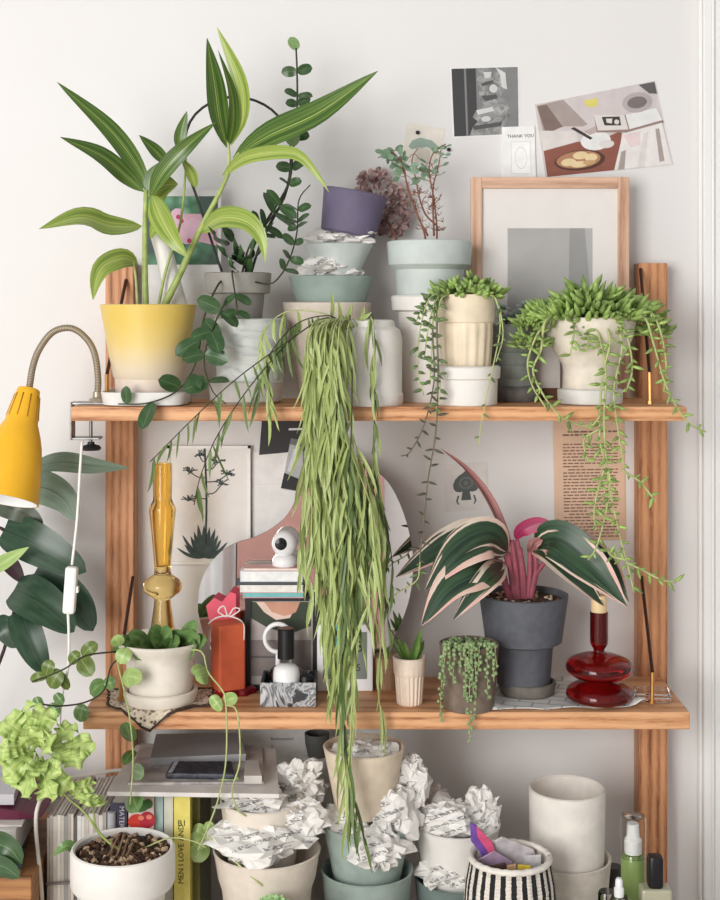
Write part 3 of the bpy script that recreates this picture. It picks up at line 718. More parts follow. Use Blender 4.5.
def trail(path, par, r, mst, mleaf, nleaf, L, lr, seed, Y=None, n=50, t0=0., ang=60, name='trailing_stem', down=.0):
    rnd = random.Random(seed); c = crv(PP(path, Y), n)
    g = G(); g.tube(c, r, 6, 0, None, r*.7); st = put(name, g, mst, par, smooth=180); g = G()
    for k in range(nleaf):
        t = t0+(1-t0)*(k+rnd.random())/nleaf; i = min(n-1, int(t*n)); p = c[i]; T = (c[i+1]-c[i]).normalized()
        a = math.radians(rnd.uniform(.7,1.2)*ang)*(1 if (k+seed) % 2 else -1)
        d = Matrix.Rotation(a, 3, Vector((0,1,0)))@T; d.y += rnd.uniform(-.8,.4); d.z += rnd.uniform(-.2,.5); d.normalize(); e_ = rnd.uniform(.5,1.25)
        g.spindle(p, d, L*e_, lr*(.55+.45*e_))
    put('leaves', g, mleaf, st, smooth=180); return st
def crown(cx, cy, Y, rx, ry, rz, nl, L, lr, m, par, seed, name='leaf_crown', zmin=None):
    """dense cushion of short succulent leaves"""
    rnd = random.Random(seed); g = G(); c = P(cx, cy, Y)
    for k in range(nl):
        a = rnd.uniform(0, 2*PI); u = math.sqrt(rnd.random()); h = rnd.random()
        p = c+Vector((rx*u*math.cos(a), ry*u*math.sin(a), rz*(h**1.3)*(1-u*u*.7)-rz*.3*u))
        d = Vector((math.cos(a)*u*1.1+rnd.uniform(-.6,.6), math.sin(a)*u*1.1+rnd.uniform(-.6,.3), rnd.uniform(-.1,1.0))).normalized()
        g.spindle(p, d, L*rnd.uniform(.7,1.2), lr*rnd.uniform(.8,1.2))
    return put(name, g, m, par, smooth=180)
crown(467, 293, Y5, 32*q, 28*q, 14*q, 190, 13*q, 2.6*q, L_SUCC, sc, 1)
yq = Y5-.055
for k, pth in enumerate(([(446,294,Y5-.03),(430,298,yq),(420,330,yq),(418,372,yq),(424,396,yq)], [(448,294,Y5-.03),(436,300,yq),(428,330,yq),(424,360,yq)], [(442,294,Y5-.02),(434,310,yq),(432,345,yq),(430,385,yq-.01)],
                         [(450,294,Y5-.03),(440,302,yq),(437,340,yq),(440,390,yq-.01),(434,416,yq-.01)], [(438,294,Y5-.01),(424,304,yq+.01),(416,322,yq)])):
    trail(pth, sc, .9*q, M_STEMP, L_SUCD, 16, 9*q, 1.9*q, k, Y5)
for k, pth in enumerate(([(486,294,Y5-.03),(496,300,yq),(500,330,yq),(490,380,yq),(482,420,yq-.01),(478,446,yq-.01)], [(488,294,Y5-.02),(498,304,yq),(503,335,yq),(496,362,yq)])):
    trail(pth, sc, .8*q, M_STEMP, L_SUCD, 9, 8*q, 1.5*q, k+7, Y5, t0=.05)
trail([(446,294,Y5-.03),(437,310,yq),(438,370,yq-.01),(436,430,yq-.01),(428,480,yq-.01),(424,520,yq-.01),(419,566,yq-.01)], sc, .9*q, plain((108,104,84), .6, .1, 60), L_SUCB, 22, 10*q, 1.4*q, 3, Y5, t0=.3, ang=75)
trail([(444,294,Y5-.03),(433,320,yq),(434,380,yq-.01),(424,425,yq-.01),(410,452,yq-.01),(401,456,yq-.01)], sc, .9*q, plain((108,104,84), .6, .1, 60), L_SUCB, 12, 8*q, 1.3*q, 5, Y5, t0=.45, ang=75)
trail([(420,562,yq-.01),(417,580,yq-.01),(402,590,yq-.01),(392,597,yq-.01)], sc, .9*q, M_STEMP, L_SUCD, 8, 10*q, 1.3*q, 9, Y5)
# drips lying on the shelf edge
# ---- picture frame
pf = thing('picture_frame', 'pinkish oak picture frame with white mat and grey print, leaning on the wall', 'picture frame', P(550, yl(ZT, 2.24), 2.24))
Yp = 2.235; a = P(471, 177, Yp); b = P(629.5, 0, Yp); b.z = ZT; w = .0185; M_FR = wood('pale_pink_oak', 2, (214,176,150), (200,160,134), (176,134,110), 1.4); M_FRX = wood('pale_pink_oak_rail', 0, (214,176,150), (200,160,134), (176,134,110), 1.4)
for q_ in ((a.x, b.z, a.x+w, a.z, 0), (b.x-w, b.z, b.x, a.z, 0), (a.x+w, a.z-w, b.x-w, a.z, 1), (a.x+w, b.z, b.x-w, b.z+w, 1)):
    g = G(); g.box((q_[0], Yp, q_[1]), (q_[2], Yp+.012, q_[3])); put('frame_rail', g, M_FRX if q_[4] else M_FR, pf, smooth=0, bevel=.0015)
g = G(); g.box((a.x+w, Yp+.007, b.z+w), (b.x-w, Yp+.012, a.z-w)); put('mat_board', g, plain((229,224,220), .8, .01, 20), pf, smooth=0)
c0, c1 = P(508, 228, Yp), P(593, 0, Yp); zb = P(0, 345, Yp).z
g = G(); g.box((c0.x, Yp+.0062, zb), (c1.x, Yp+.008, c0.z)); g.prism([Vector((c0.x+.10, Yp+.006, zb)), Vector((c0.x+.145, Yp+.006, zb)), Vector((c0.x+.128, Yp+.006, c0.z)), Vector((c0.x+.103, Yp+.006, c0.z))], (0, .001, 0), 1)
put('grey_print', g, [plain((172,170,168), .5, .06, 9), plain((150,149,148), .5, .06, 9)], pf, smooth=0, label='soft grey abstract print')

# ---- dark green-grey ribbed pot, succulent, marbled saucer, small white card
Y6 = 2.19
by6 = yl(ZT, Y6); q = S(Y6)
o, b6, _, _ = pot('saucer', 512, Y6, [(28, by6), (29, by6-2), (28, 388), (26, 386)], plain((96,92,90), .5, .3, 30), base_y=by6, inner=391)
o['label'] = 'dark marbled saucer under the dark ribbed pot'; o['category'] = 'saucer'
sp6 = thing('potted_rosette', 'dark grey-green ribbed pot with a dusty rosette succulent before the frame', 'plant', P(512, 390.8, Y6))
prof = [(22, 390.8)]
y = 388
while y > 330: prof += [(23+(388-y)*.05, y), (23.6+(388-y)*.05, y-10), (22.6+(388-y)*.05, y-11)]; y -= 13
o, b6, rin, dep = pot('pot', 512, Y6, prof, plain((128,134,128), .6, .08, 40), base_y=390.8, parent=sp6, inner=338)
soil(b6, rin, dep, M_SOIL, sp6)
g = G(); rnd = random.Random(8)
for cx, cy, R in ((508,318,13),(518,312,11),(526,304,11),(502,306,9)):
    for ring in range(3):
        for k in range(8):
            a_ = 2*PI*(k+ring*.5)/8; el = .2+.5*ring; d = Vector((math.cos(a_)*math.cos(el), math.sin(a_)*math.cos(el)-.4, math.sin(el))).normalized(); c = P(cx, cy+4, Y6-.01); L = R*(1-.22*ring)*q
            g.leaf([c, c+d*L*.5, c+d*L], L*.3, 0, .2, 'oval', 6, 2, up=Vector((0,-.4,1)))
    g.tube([P(cx, cy+6, Y6), P(512, 338, Y6)], 1.6*q, 6)
put('rosettes', g, plain((164,176,168), .6, .15, 60), sp6, smooth=180)
card('place_card', 'small white card standing between the ribbed pot and the goblet pot', 'card', [(536,345),(560,345),(560,388),(536,388)], [(206,200,194)], [], Y=2.212, thick=.0015)
g = G(); g.box((P(534,0,2.212).x, 2.207, ZT), (P(563,0,2.212).x, 2.222, P(0,388,2.212).z)); put('card_stand', g, plain((96,62,44), .6, .1, 40), base=P(548, 398, 2.212), smooth=0, label='small dark wooden block holding the white card', cat='stand')

# ---- goblet pot with long trailing succulent
Y7 = 2.12
by7 = yl(ZT, Y7); q = S(Y7)
o, b7, _, _ = pot('saucer', 590, Y7, [(30, by7), (32, by7-1), (32.5, 390), (32, 389)], M_SAUCERW, base_y=by7, inner=393)
o['label'] = 'round off-white saucer under the cream goblet pot'; o['category'] = 'saucer'
gb = thing('potted_trailing_succulent', 'cream goblet-shaped pot with bushy trailing succulent near the right post', 'plant', P(590, 392.6, Y7))
o, b7, rin, dep = pot('pot', 590, Y7, [(26, 392.6), (27.5, 389), (27, 370), (28, 364), (36, 352), (42.5, 337), (45, 324), (46, 318)], plain((226,217,202), .6, .05, 45), base_y=392.6, parent=gb, inner=328)
soil(b7, rin, dep, M_SOIL, gb)
crown(590, 314, Y7, 55*q, 42*q, 26*q, 420, 20*q, 3.1*q, L_SUCC, gb, 3)
crown(546, 322, Y7, 26*q, 24*q, 20*q, 110, 15*q, 2.5*q, L_SUCC, gb, 4)
crown(530, 340, Y7-.02, 14*q, 14*q, 34*q, 70, 12*q, 2.0*q, L_SUCC, gb, 5)
crown(655, 330, Y7-.01, 12*q, 14*q, 24*q, 50, 14*q, 2.2*q, L_SUCC, gb, 6)
yq = Y7-.075; yr = 2.03
TL = [([(560,312,Y7-.03),(545,322,yq),(541,350,yq),(533,372,yq),(548,402,yr),(566,420,yr),(590,426,yr),(601,415,yr)], 18, .3), ([(558,312,Y7-.03),(540,330,yq),(528,360,yq),(532,385,yq),(546,408,yr)], 14, .2),
      ([(580,318,Y7-.05),(588,335,yq+.005),(586,352,yq)], 10, .2), ([(592,315,Y7-.05),(600,340,yq),(606,375,yq),(604,420,yr),(607,470,yr),(614,510,yr),(621,540,yr),(628,566,yr),(634,592,yr)], 34, .1),
      ([(600,315,Y7-.05),(610,340,yq),(602,380,yq),(600,440,yr),(610,480,yr),(604,520,yr),(596,548,yr),(588,560,yr)], 30, .1), ([(612,316,Y7-.05),(622,345,yq),(614,390,yq),(618,430,yr),(624,468,yr)], 26, .05),
      ([(615,316,Y7-.05),(628,340,yq),(632,370,yq),(626,392,yr)], 16, .1), ([(622,470,yr),(640,482,yr),(656,502,yr)], 7, .1), ([(626,562,yr),(642,570,yr),(662,580,yr),(676,582,yr)], 9, .1), ([(626,560,yr),(612,556,yr),(606,548,yr)], 6, 0),
      ([(630,314,Y7-.03),(645,318,yq),(654,345,yq),(664,380,yr),(676,406,yr),(690,424,yr),(706,432,yr)], 18, .1), ([(632,312,Y7-.03),(650,312,yq+.02),(660,330,yq),(666,362,yq),(664,392,yr)], 18, .1), ([(570,312,Y7-.04),(574,330,yq),(570,356,yq)], 8, .3),
      ([(604,470,yr),(598,490,yr),(594,512,yr),(596,530,yr)], 9, .1), ([(598,430,yr),(584,440,yr),(588,462,yr)], 5, .1)]
for k, (pth, nl, t0) in enumerate(TL): trail(pth, gb, 1.25*q, M_STEMP, L_SUCC, nl, 10.5*q, 1.8*q, k+20, Y7, t0=t0)

# ---- white jar with the long hanging strand plant
q = S(Y3)
sj = thing('potted_strand_plant', 'white shouldered jar with long curtain of narrow hanging leaves over the shelf edge', 'plant', P(369, by3, Y3))
o, b3, rin, dep = pot('pot', 369, Y3, [(33, by3), (34, by3-2), (34.2, 394), (33, 392), (33.2, 338), (31, 330), (26, 326.5), (25, 321), (24, 320.5)], M_WHITEPOT, base_y=by3, parent=sj, inner=330)
soil(b3, rin, dep, M_SOIL, sj)
def strand(path, nl, L, w, seed, mat_, Y=None, t0=.05, spread=16, n=44, r=.0011):
    rnd = random.Random(seed); c = crv(PP(path, Y), n)
    g = G(); g.tube(c, r, 5, 0, None, r*.7); st = put('strand', g, M_STEMP if mat_ is L_STR else M_STEMD, sj, smooth=180); g = G()
    for k in range(nl):
        t = t0+(1-t0)*(k+rnd.random())/nl; i = min(n-1, int(t*n)); p = c[i]
        a = math.radians(rnd.gauss(0, spread)); ay = math.radians(rnd.gauss(0, spread*.8))
        d = Vector((math.sin(a), -math.sin(ay)-.05, -1)).normalized(); LL = L*rnd.uniform(.7,1.25); s2 = rnd.uniform(-.12,.12)
        g.leaf([p, p+d*LL*.33+Vector((s2*LL*.5,0,0)), p+d*LL*.7+Vector((s2*LL*.55,0,0)), p+d*LL], w*rnd.uniform(.8,1.2), rnd.uniform(-.9,.9), .25, 'strap', 6, 2)
    put('leaves', g, mat_, st, smooth=180)
rnd = random.Random(42)
for k in range(25):
    u = k/24; x0 = 336+rnd.uniform(-6, 24); xh = 309+35*u+rnd.uniform(-3,3); Yq = 2.03-rnd.random()*.05
    xw = 304+74*u+rnd.uniform(-4,4)                       # where it hangs at mid height
    yend = rnd.choice([600,650,690,712]) if .1 < u < .8 else rnd.uniform(530,650)
    xe = xw+(344-xw)*max(0, (yend-520)/300)+rnd.uniform(-7,7)
    pth = [(x0, 330, Y3-.03), (x0+(xh-x0)*.5, 319, Y3-.055), (xh, 338, Yq), (xh+rnd.uniform(-3,3), 420, Yq), (xw, 520, Yq), ((xw+xe)/2+rnd.uniform(-4,4), (520+yend)/2, Yq), (xe, yend-25, Yq)]
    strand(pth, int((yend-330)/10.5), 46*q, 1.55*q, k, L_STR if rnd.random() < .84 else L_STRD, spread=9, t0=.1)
strand([(345,328,Y3-.03),(340,318,Y3-.055),(332,400,2.0),(336,560,2.0),(340,690,1.985),(345,770,1.965),(352,822,1.965)], 50, 44*q, 1.6*q, 61, L_STR, spread=10)
strand([(345,328,Y3-.03),(342,318,Y3-.055),(340,400,1.99),(350,560,1.99),(352,690,1.98),(349,760,1.965),(346,800,1.965)], 46, 44*q, 1.6*q, 62, L_STR, spread=10)
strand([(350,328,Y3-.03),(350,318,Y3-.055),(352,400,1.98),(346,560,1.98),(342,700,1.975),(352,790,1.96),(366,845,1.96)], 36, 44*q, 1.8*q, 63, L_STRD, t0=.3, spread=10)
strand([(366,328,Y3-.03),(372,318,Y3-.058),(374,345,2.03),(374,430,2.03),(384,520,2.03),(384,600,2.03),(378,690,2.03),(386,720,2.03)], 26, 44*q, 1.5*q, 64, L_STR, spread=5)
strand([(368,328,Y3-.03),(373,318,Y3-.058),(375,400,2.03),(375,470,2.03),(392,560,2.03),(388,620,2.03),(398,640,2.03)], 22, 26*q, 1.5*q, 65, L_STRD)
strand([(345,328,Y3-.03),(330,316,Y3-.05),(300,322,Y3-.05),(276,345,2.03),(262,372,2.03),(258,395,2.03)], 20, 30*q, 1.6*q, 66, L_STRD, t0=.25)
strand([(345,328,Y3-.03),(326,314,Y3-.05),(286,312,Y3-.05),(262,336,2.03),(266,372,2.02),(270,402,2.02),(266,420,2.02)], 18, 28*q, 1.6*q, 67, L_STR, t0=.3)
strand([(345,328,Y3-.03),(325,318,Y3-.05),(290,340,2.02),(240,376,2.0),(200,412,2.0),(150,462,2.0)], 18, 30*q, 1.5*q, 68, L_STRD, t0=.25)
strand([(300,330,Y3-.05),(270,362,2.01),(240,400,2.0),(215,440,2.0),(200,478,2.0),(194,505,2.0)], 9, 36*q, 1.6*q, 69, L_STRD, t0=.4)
strand([(345,328,Y3-.03),(352,310,Y3-.04),(351,303,Y3-.04)], 0, 10*q, 1*q, 70, L_STR)
g = G()
for x, y, x1, y1 in ((345,322,352,303),(340,322,338,300),(360,322,364,306),(332,318,331,290),(350,322,318,326),(356,322,372,312)):
    g.leaf([P(x,y,Y3-.03), P((x+x1)/2+1,(y+y1)/2,Y3-.04), P(x1,y1,Y3-.045)], 2*q, .3, .2, 'strap', 6, 2)
put('leaf_crown', g, L_STR, sj, smooth=180)
# ================================================================ MIDDLE SHELF
def glass(name, c, rough=.03, ior=1.45, trans=1.0):
    n = N(name); return n.set(c, rough, 0, trans, ior, .5)
# ---- cloud-shaped mirror
Ym = 2.238
out = [(198,600),(201,582),(210,564),(223,550),(238,542),(255,537),(272,528),(286,516),(295,500),(299,484),(304,468),(318,456),(336,452),(356,458),(372,468),(388,482),(400,504),(409,532),(413,560),(411,590),(403,618),(392,640),(380,660),(366,680.5)]
out += [(225,680.5),(213,655),(203,632),(198,612)]
def ym(y): return 2.210+.030*(680-y)/228
oc = crv([P(x, y, ym(y)) for x, y in out[:24]], 90)+crv([P(x, y, ym(y)) for x, y in out[24:]], 16)
for p in oc:
    p.z = max(p.z, ZM+.0005); p.y = 2.210+.0722*(p.z-ZM-.0005)
mr = thing('mirror', 'cloud-shaped frameless mirror leaning on the wall behind the hanging strands', 'mirror', P(305, yl(ZM, Ym), Ym))
g = G(); g.prism([p+Vector((0,.0002,0)) for p in oc], (0, .005, 0)); put('backing', g, plain((60,60,62), .4, .03, 40), mr, smooth=30)
g = G(); g.add(oc, [tuple(range(len(oc)))]); n = N('mirror_silvering'); n.set((240,241,241), .0, 1.0); put('mirror_face', g, n.m, mr, smooth=0)
# ---- amber glass candlestick
Y = 2.165; by = yl(ZM, Y); q = S(Y)
def turned(name, label, cat, cx, Y, prof, m, by, n=40, wall=None):
    q = S(Y); b = P(cx, by, Y); pr = [(r*q, (by-y)*q) for r, y in prof]
    g = G(); g.lathe(b, pr, n); return put(name, g, m, base=b, smooth=50, label=label, cat=cat), b
def smooth_prof(pts, n=60):
    c = crv([Vector((r, 0, y)) for r, y in pts], n); return [(max(v.x, 0), v.z) for v in c]
n = N('amber_glass'); n.set((253,224,150), .04, 0, 1.0, 1.35); M_AMB = n.m
pr = [(0, by), (17, by)]+smooth_prof([(18, by-1),(16,660),(12,630),(8.5,605),(8,599)], 16)+smooth_prof([(12,596),(18,591),(19.5,586),(18,581),(12,576.5),(8.5,574)], 20)+smooth_prof([(8,570),(10.5,540),(13,515),(13.5,509),(11,503),(9.5,500)], 20)+[(9.2,498),(9.6,463.5),(8.6,463.2),(8.0,498),(7.5,503),(10.8,510),(9.8,528),(6.2,566),(0,567)]
turned('candlestick', 'tall amber glass candlestick standing left of the agave print', 'candlestick', 162.5, Y, pr, M_AMB, by)
# ---- cream bowl pot with round-leaved peperomia on a crocheted mat
Y = 2.10; by = yl(ZM, Y); q = S(Y)
n = N('openwork_mat'); v = n.coord('Object'); vo = n.n('ShaderNodeTexVoronoi'); vo.inputs['Scale'].default_value = 150; n.l(v, vo.inputs['Vector'])
n.set(n.ramp(vo.outputs['Distance'], [(.25, (92,74,62)), (.4, (202,186,164)), (.8, (226,212,192))]), .9); n.bump(vo.outputs['Distance'], .8, .003); M_MAT = n.m
mt = thing('table_mat', 'speckled cream mat with dark edge hanging over the shelf under the left pot', 'mat', P(158, by, Y))
z1 = ZM+.004
poly = [P(105,694,2.14),P(150,688,2.15),P(213,680,2.16),P(212,694,2.10)]
def mz(x, y, z): return Vector((x, y, z))
g = G(); k = 14; rnd = random.Random(2); vs = []; fs = []
A_, B_, C_, D_ = (P(108,0,2.16).x, 2.16), (P(213,0,2.16).x, 2.165), (P(206,0,2.04).x, 2.075), (P(106,0,2.05).x, 2.08)
tip = (P(150,0,2.035).x, 2.035)
for l in (0, 1):
    for j in range(k+1):
        for i in range(k+1):
            u, w_ = i/k, j/k
            a = Vector(A_).lerp(Vector(B_), u); b = Vector(D_).lerp(Vector(C_), u)
            b = b+Vector((0, -max(0, .062-.13*abs(u-.42))))
            p = a.lerp(b, w_); z = ZM+.0004+(.0035 if l else 0)
            if p.y < YF-.003: over = (YF-.003-p.y); p.y = YF-.0035-(.003 if l else 0); z = ZM+.0035-over if l else ZM-over
            e = min(u, 1-u, w_, 1-w_); vs.append(Vector((p.x+rnd.uniform(-.001,.001), p.y, z)))
n2 = (k+1)**2
for j in range(k):
    for i in range(k):
        a = j*(k+1)+i; fs.append((a, a+k+1, a+k+2, a+1)); fs.append((n2+a, n2+a+1, n2+a+k+2, n2+a+k+1))
g.add(vs, fs); put('crochet', g, M_MAT, mt, smooth=40)
ring = [i for i in range(k)]+[k+j*(k+1) for j in range(k)]+[k*(k+1)+k-i for i in range(k)]+[(k-j)*(k+1) for j in range(k)]
pts = [vs[n2+i]+Vector((0,-.001,-.0005)) for i in ring]; pts.append(pts[0])
g = G(); g.tube([p_+Vector((rnd.uniform(-.0025,.0025), rnd.uniform(-.0015,.0015), rnd.uniform(-.001,.001))) for p_ in pts[:-1]]+[pts[0]], [rnd.uniform(.0012,.0030) for p_ in pts], 6); put('dark_border', g, plain((66,50,42), .9, .3, 150, bump=.6), mt, smooth=60, label='dark knotted border')
zb = ZM+.0042
o, b_, _, _ = pot('saucer', 160.5, Y, [(30, by), (35, by-3), (37, 692.5), (37, 689), (36, 688.4)], M_CREAM, base_y=yl(zb, Y), inner=694)
o['label'] = 'cream saucer under the round-leaved plant on the speckled mat'; o['category'] = 'saucer'
pp = thing('potted_peperomia', 'cream bowl pot with round-leaved trailing plant at the left of the middle shelf', 'plant', P(160.5, 693.6, Y))
o, b_, rin, dep = pot('pot', 160.5, Y, [(29, 693.6), (31.5, 688), (33, 672), (34, 662), (35, 655), (39, 648), (45, 641), (45.5,639)], plain((230,222,210), .45, .04, 25), base_y=693.6, parent=pp, inner=652)
soil(b_, rin, dep, M_SOIL, pp)
L_PEP = leafmat('peperomia_leaf', (90,122,68), (146,172,110), (140,170,104), None, .5, .25, 3, 2, .06, .52)
L_PEPY = leafmat('pale_peperomia_leaf', (142,170,96), (188,204,140), (190,206,146), None, .5, .35, 3, 2, .06, .5)
def lv(par, items, Y, m, shape='oval', fold=.12, name='leaf', q=None):
    for it in items:
        x0, y0, x1, y1, w = it[:5]; dy = it[5] if len(it) > 5 else 0; ro = it[6] if len(it) > 6 else .0; dy0 = it[7] if len(it) > 7 else 0
        a = P(x0, y0, Y+dy0); b = P(x1, y1, Y+dy); mid = a.lerp(b, .5)+Vector((0,-.004,.003))
        g = G(); g.leaf([a, mid, b], w*S(Y), ro, fold, shape, 10, 6, curl=.1); put(name, g, m, par, smooth=180)
L = [(150,646,128,634,9,-.04,.3),(148,644,136,660,9,-.06,-.3),(160,645,150,628,11,-.03,.5),(160,648,172,630,12,-.03,-.3),(166,648,150,640,10,-.05,.4),(170,650,186,632,11,-.02,.4),(178,648,198,622,10,-.03,-.4),(176,650,200,636,12,-.04,.4),(182,650,207,640,10,-.04,-.3),(150,650,120,640,9,-.05,.4),(146,652,124,648,8,-.06,-.2),(170,654,162,640,10,-.05,.1),(186,652,196,648,11,-.05,.2),(140,648,112,652,8,-.05,.2),(156,652,140,646,10,-.055,.2),(164,650,180,642,10,-.05,-.2)]
lv(pp, L, Y, L_PEP)
lv(pp, [(128,648,120,664,8,-.07,.1,-.06),(120,646,114,636,7,-.06,0,-.05),(128,668,128,688,9,-.07,.8,-.06),(126,676,142,680,9,-.08,.5,-.07)], Y, L_PEPY)
def vine2(path, leaves, Y, r=.0013, pale=True, m=None, par=None):
    g = G(); g.tube(crv(PP(path, Y), 36), r, 6); st = put('vine', g, M_STEMP if pale else M_STEMD, par or pp, smooth=180)
    lv(st, leaves, Y-.06, m or (L_PEPY if pale else L_PEP)); return st
vine2([(140,650,Y-.03),(118,655,Y-.06),(124,690,Y-.065),(130,720,1.985),(133,760,1.98),(130,805,1.98)], [(131,742,126,722,8,-.06,.1),(132,770,144,776,8,-.06,.2),(131,790,138,812,11,-.06,.2),(134,750,124,765,6,-.06)], Y, m=L_PEP)
vine2([(140,650,Y-.03),(112,652,Y-.06),(85,656,2.0),(66,668,1.99),(48,676,1.99),(32,682,1.98)], [(82,656,98,644,7,.0,.2),(80,658,92,676,9,-.02),(62,670,50,688,9,0),(70,664,80,652,6,0),(46,676,52,660,7,0),(48,676,30,680,5,0),(60,672,68,690,5,.01)], Y, pale=False, m=leafmat('olive_leaf', (84,104,44), (140,154,80), (150,160,90), None, .5, .35, 3, 2))
vine2([(130,652,Y-.05),(112,665,Y-.06),(104,690,2.0),(86,702,1.99),(60,706,1.985),(40,704,1.98)], [(106,682,90,694,9,0,.3),(84,704,80,722,8,0),(60,706,50,716,8,0),(44,703,34,708,8,0),(108,676,112,690,6,-.01),(56,704,64,696,7,0)], Y, pale=False)
vine2([(185,650,Y-.03),(202,652,Y-.06),(208,672,Y-.07),(222,690,1.99),(226,705,1.985),(226,760,1.98),(218,800,1.98),(206,832,1.98),(198,850,1.98)], [(206,668,192,674,7,-.03,.2),(208,676,196,680,9,-.02),(222,700,212,708,9,0),(224,702,238,698,7,-.01,.4),(226,778,214,786,8,0,.6),(226,778,238,788,7,0),(205,835,192,830,8,0),(202,846,210,834,6,0)], Y)
vine2([(226,705,1.985),(237,712,1.98),(240,760,1.98),(232,790,1.98),(238,810,1.98),(246,816,1.98)], [(240,808,250,818,6.5,0),(230,788,222,776,6,0),(232,795,244,800,6,0)], Y)
vine2([(208,836,1.98),(220,846,1.97),(240,866,1.96),(262,886,1.95)], [(206,836,192,846,9.5,-.01),(206,842,194,862,10,-.02),(212,834,206,822,6,0),(208,838,224,832,6,0)], Y)
# ---- red candle on its melted wax
Y = 2.15; by = yl(ZM, Y); q = S(Y); cb = P(228, by, Y)
cd = thing('pillar_candle', 'orange-red square candle tied with white string beside the cream bowl pot', 'candle', cb)
M_RED = plain((200,94,62), .5, .07, 25, spec=.3); R = Matrix.Rotation(math.radians(24), 3, 'Z')
g = G(); g.box((cb.x-14*q, cb.y-14*q, ZM+.008), (cb.x+14*q, cb.y+14*q, P(0,622,Y).z), 0, R, cb); put('wax_pillar', g, M_RED, cd, smooth=0, bevel=.0035)
n = N('dark_red_wax'); n.set((120,18,28), .15, 0, 0, 1.45); M_WAX = n.m
g = G(); pts = []
for i in range(44):
    a = 2*PI*i/44; r = (20+3*math.sin(3*a+1)+2*math.sin(7*a))*q; pts.append((a, r))
vs = []; fs = []
for z, k_ in ((0, 1), (.006, 1.02), (.010, .9), (.011, 0.1)):
    for a, r in pts: vs.append(cb+Vector((r*k_*math.cos(a)+4*q, r*k_*math.sin(a)*.9, z+.0003)))
for j in range(3):
    for i in range(44): fs.append((j*44+i, j*44+(i+1) % 44, (j+1)*44+(i+1) % 44, (j+1)*44+i))
fs.append(tuple(range(132, 176))); fs.append(tuple(reversed(range(44)))); g.add(vs, fs); put('wax_pool', g, M_WAX, cd, smooth=50, label='dark red melted wax at the base')
M_STRING = plain((226,220,212), .8, .03, 50)
g = G(); zt = 621
g.tube(PP([(208,624,Y-.03),(216,618,Y-.03),(228,616,Y-.03),(240,620,Y-.03),(244,626,Y-.02),(244,640,Y-.02)], Y), .0011, 6, 0, 24); put('string', g, M_STRING, cd, smooth=180)
g = G(); g.tube(PP([(226,617,Y-.03),(218,611,Y-.03),(224,606,Y-.03),(228,616,Y-.03),(234,608,Y-.03),(240,610,Y-.03),(230,617,Y-.03)], Y), .0011, 6, 0, 24); put('string_bow', g, M_STRING, cd, smooth=180)
# heart-shaped pink reflection, built as a flat solid before the mirror
g = G(); Yh = 2.185
g.prism(PP([(206,606),(214,598),(222,602),(230,592),(236,594),(236,612),(232,628),(231,670),(226,670),(225,630),(210,624)], Yh), (0, .003, 0)); 
o = put('reflected_heart', g, plain((232,98,118), .6, .05, 30), base=P(228, yl(ZM, Yh), Yh), smooth=0, label='pink heart reflection built solid behind the red candle', cat='decoration')
# ---- black box frame, topped by solid copies of books and camera reflected in the mirror
Y = 2.165; Yd = 2.203; a = P(245, 598, Y); b = P(318, 0, Y); zb = ZM
bf = thing('shadow_box', 'black box frame with dark green and peach painted reflection behind the perfume', 'picture frame', P(281, yl(ZM, Y), Y))
g = G(); w = .0085; M_BLK = plain((34,34,36), .45, .06, 40)
g.box((a.x, Y, zb), (a.x+w, Yd, a.z)); g.box((b.x-w, Y, zb), (b.x, Yd, a.z)); g.box((a.x+w, Y, a.z-.005), (b.x-w, Yd, a.z)); g.box((a.x+w, Y, zb), (b.x-w, Yd, zb+w)); put('frame', g, M_BLK, bf, smooth=0)
def shape(pts, Y, d, m, par, name, label=None):
    g = G(); g.prism(PP(pts, Y), (0, d, 0)); return put(name, g, m, par, smooth=0, label=label)
g = G(); g.prism([Vector((a.x+w, Y+.006, zb+w)), Vector((b.x-w, Y+.006, zb+w)), Vector((b.x-w, Y+.006, a.z-.005)), Vector((a.x+w, Y+.006, a.z-.005))], (0, .006, 0))
shp = [([(249,640),(318,640),(318,676),(249,676)], (128,118,114)), ([(251,602),(312,602),(312,626),(290,634),(268,628),(251,618)], (56,66,52)), ([(258,602),(300,602),(296,612),(284,618),(272,616),(264,610)], (206,152,128)), ([(256,602),(264,602),(272,612),(284,616),(292,614),(290,618),(276,620),(264,612)], (228,200,184)), ([(251,656),(282,656),(280,658),(251,658)], (92,86,86))]  # reflection of a person and wall in the glass, painted as flat shapes
ms = [plain((176,168,164), .35, .05, 20)]
for i, (pts, c) in enumerate(shp):
    g.add([p for p in PP([(max(251, min(311, x)), y) for x, y in pts], Y+.0058-.0002*i)], [tuple(range(len(pts)))], None, i+1); ms.append(plain(c, .35, .06, 30))
put('picture', g, ms, bf, smooth=0, label='dark green and peach reflection painted on the picture')
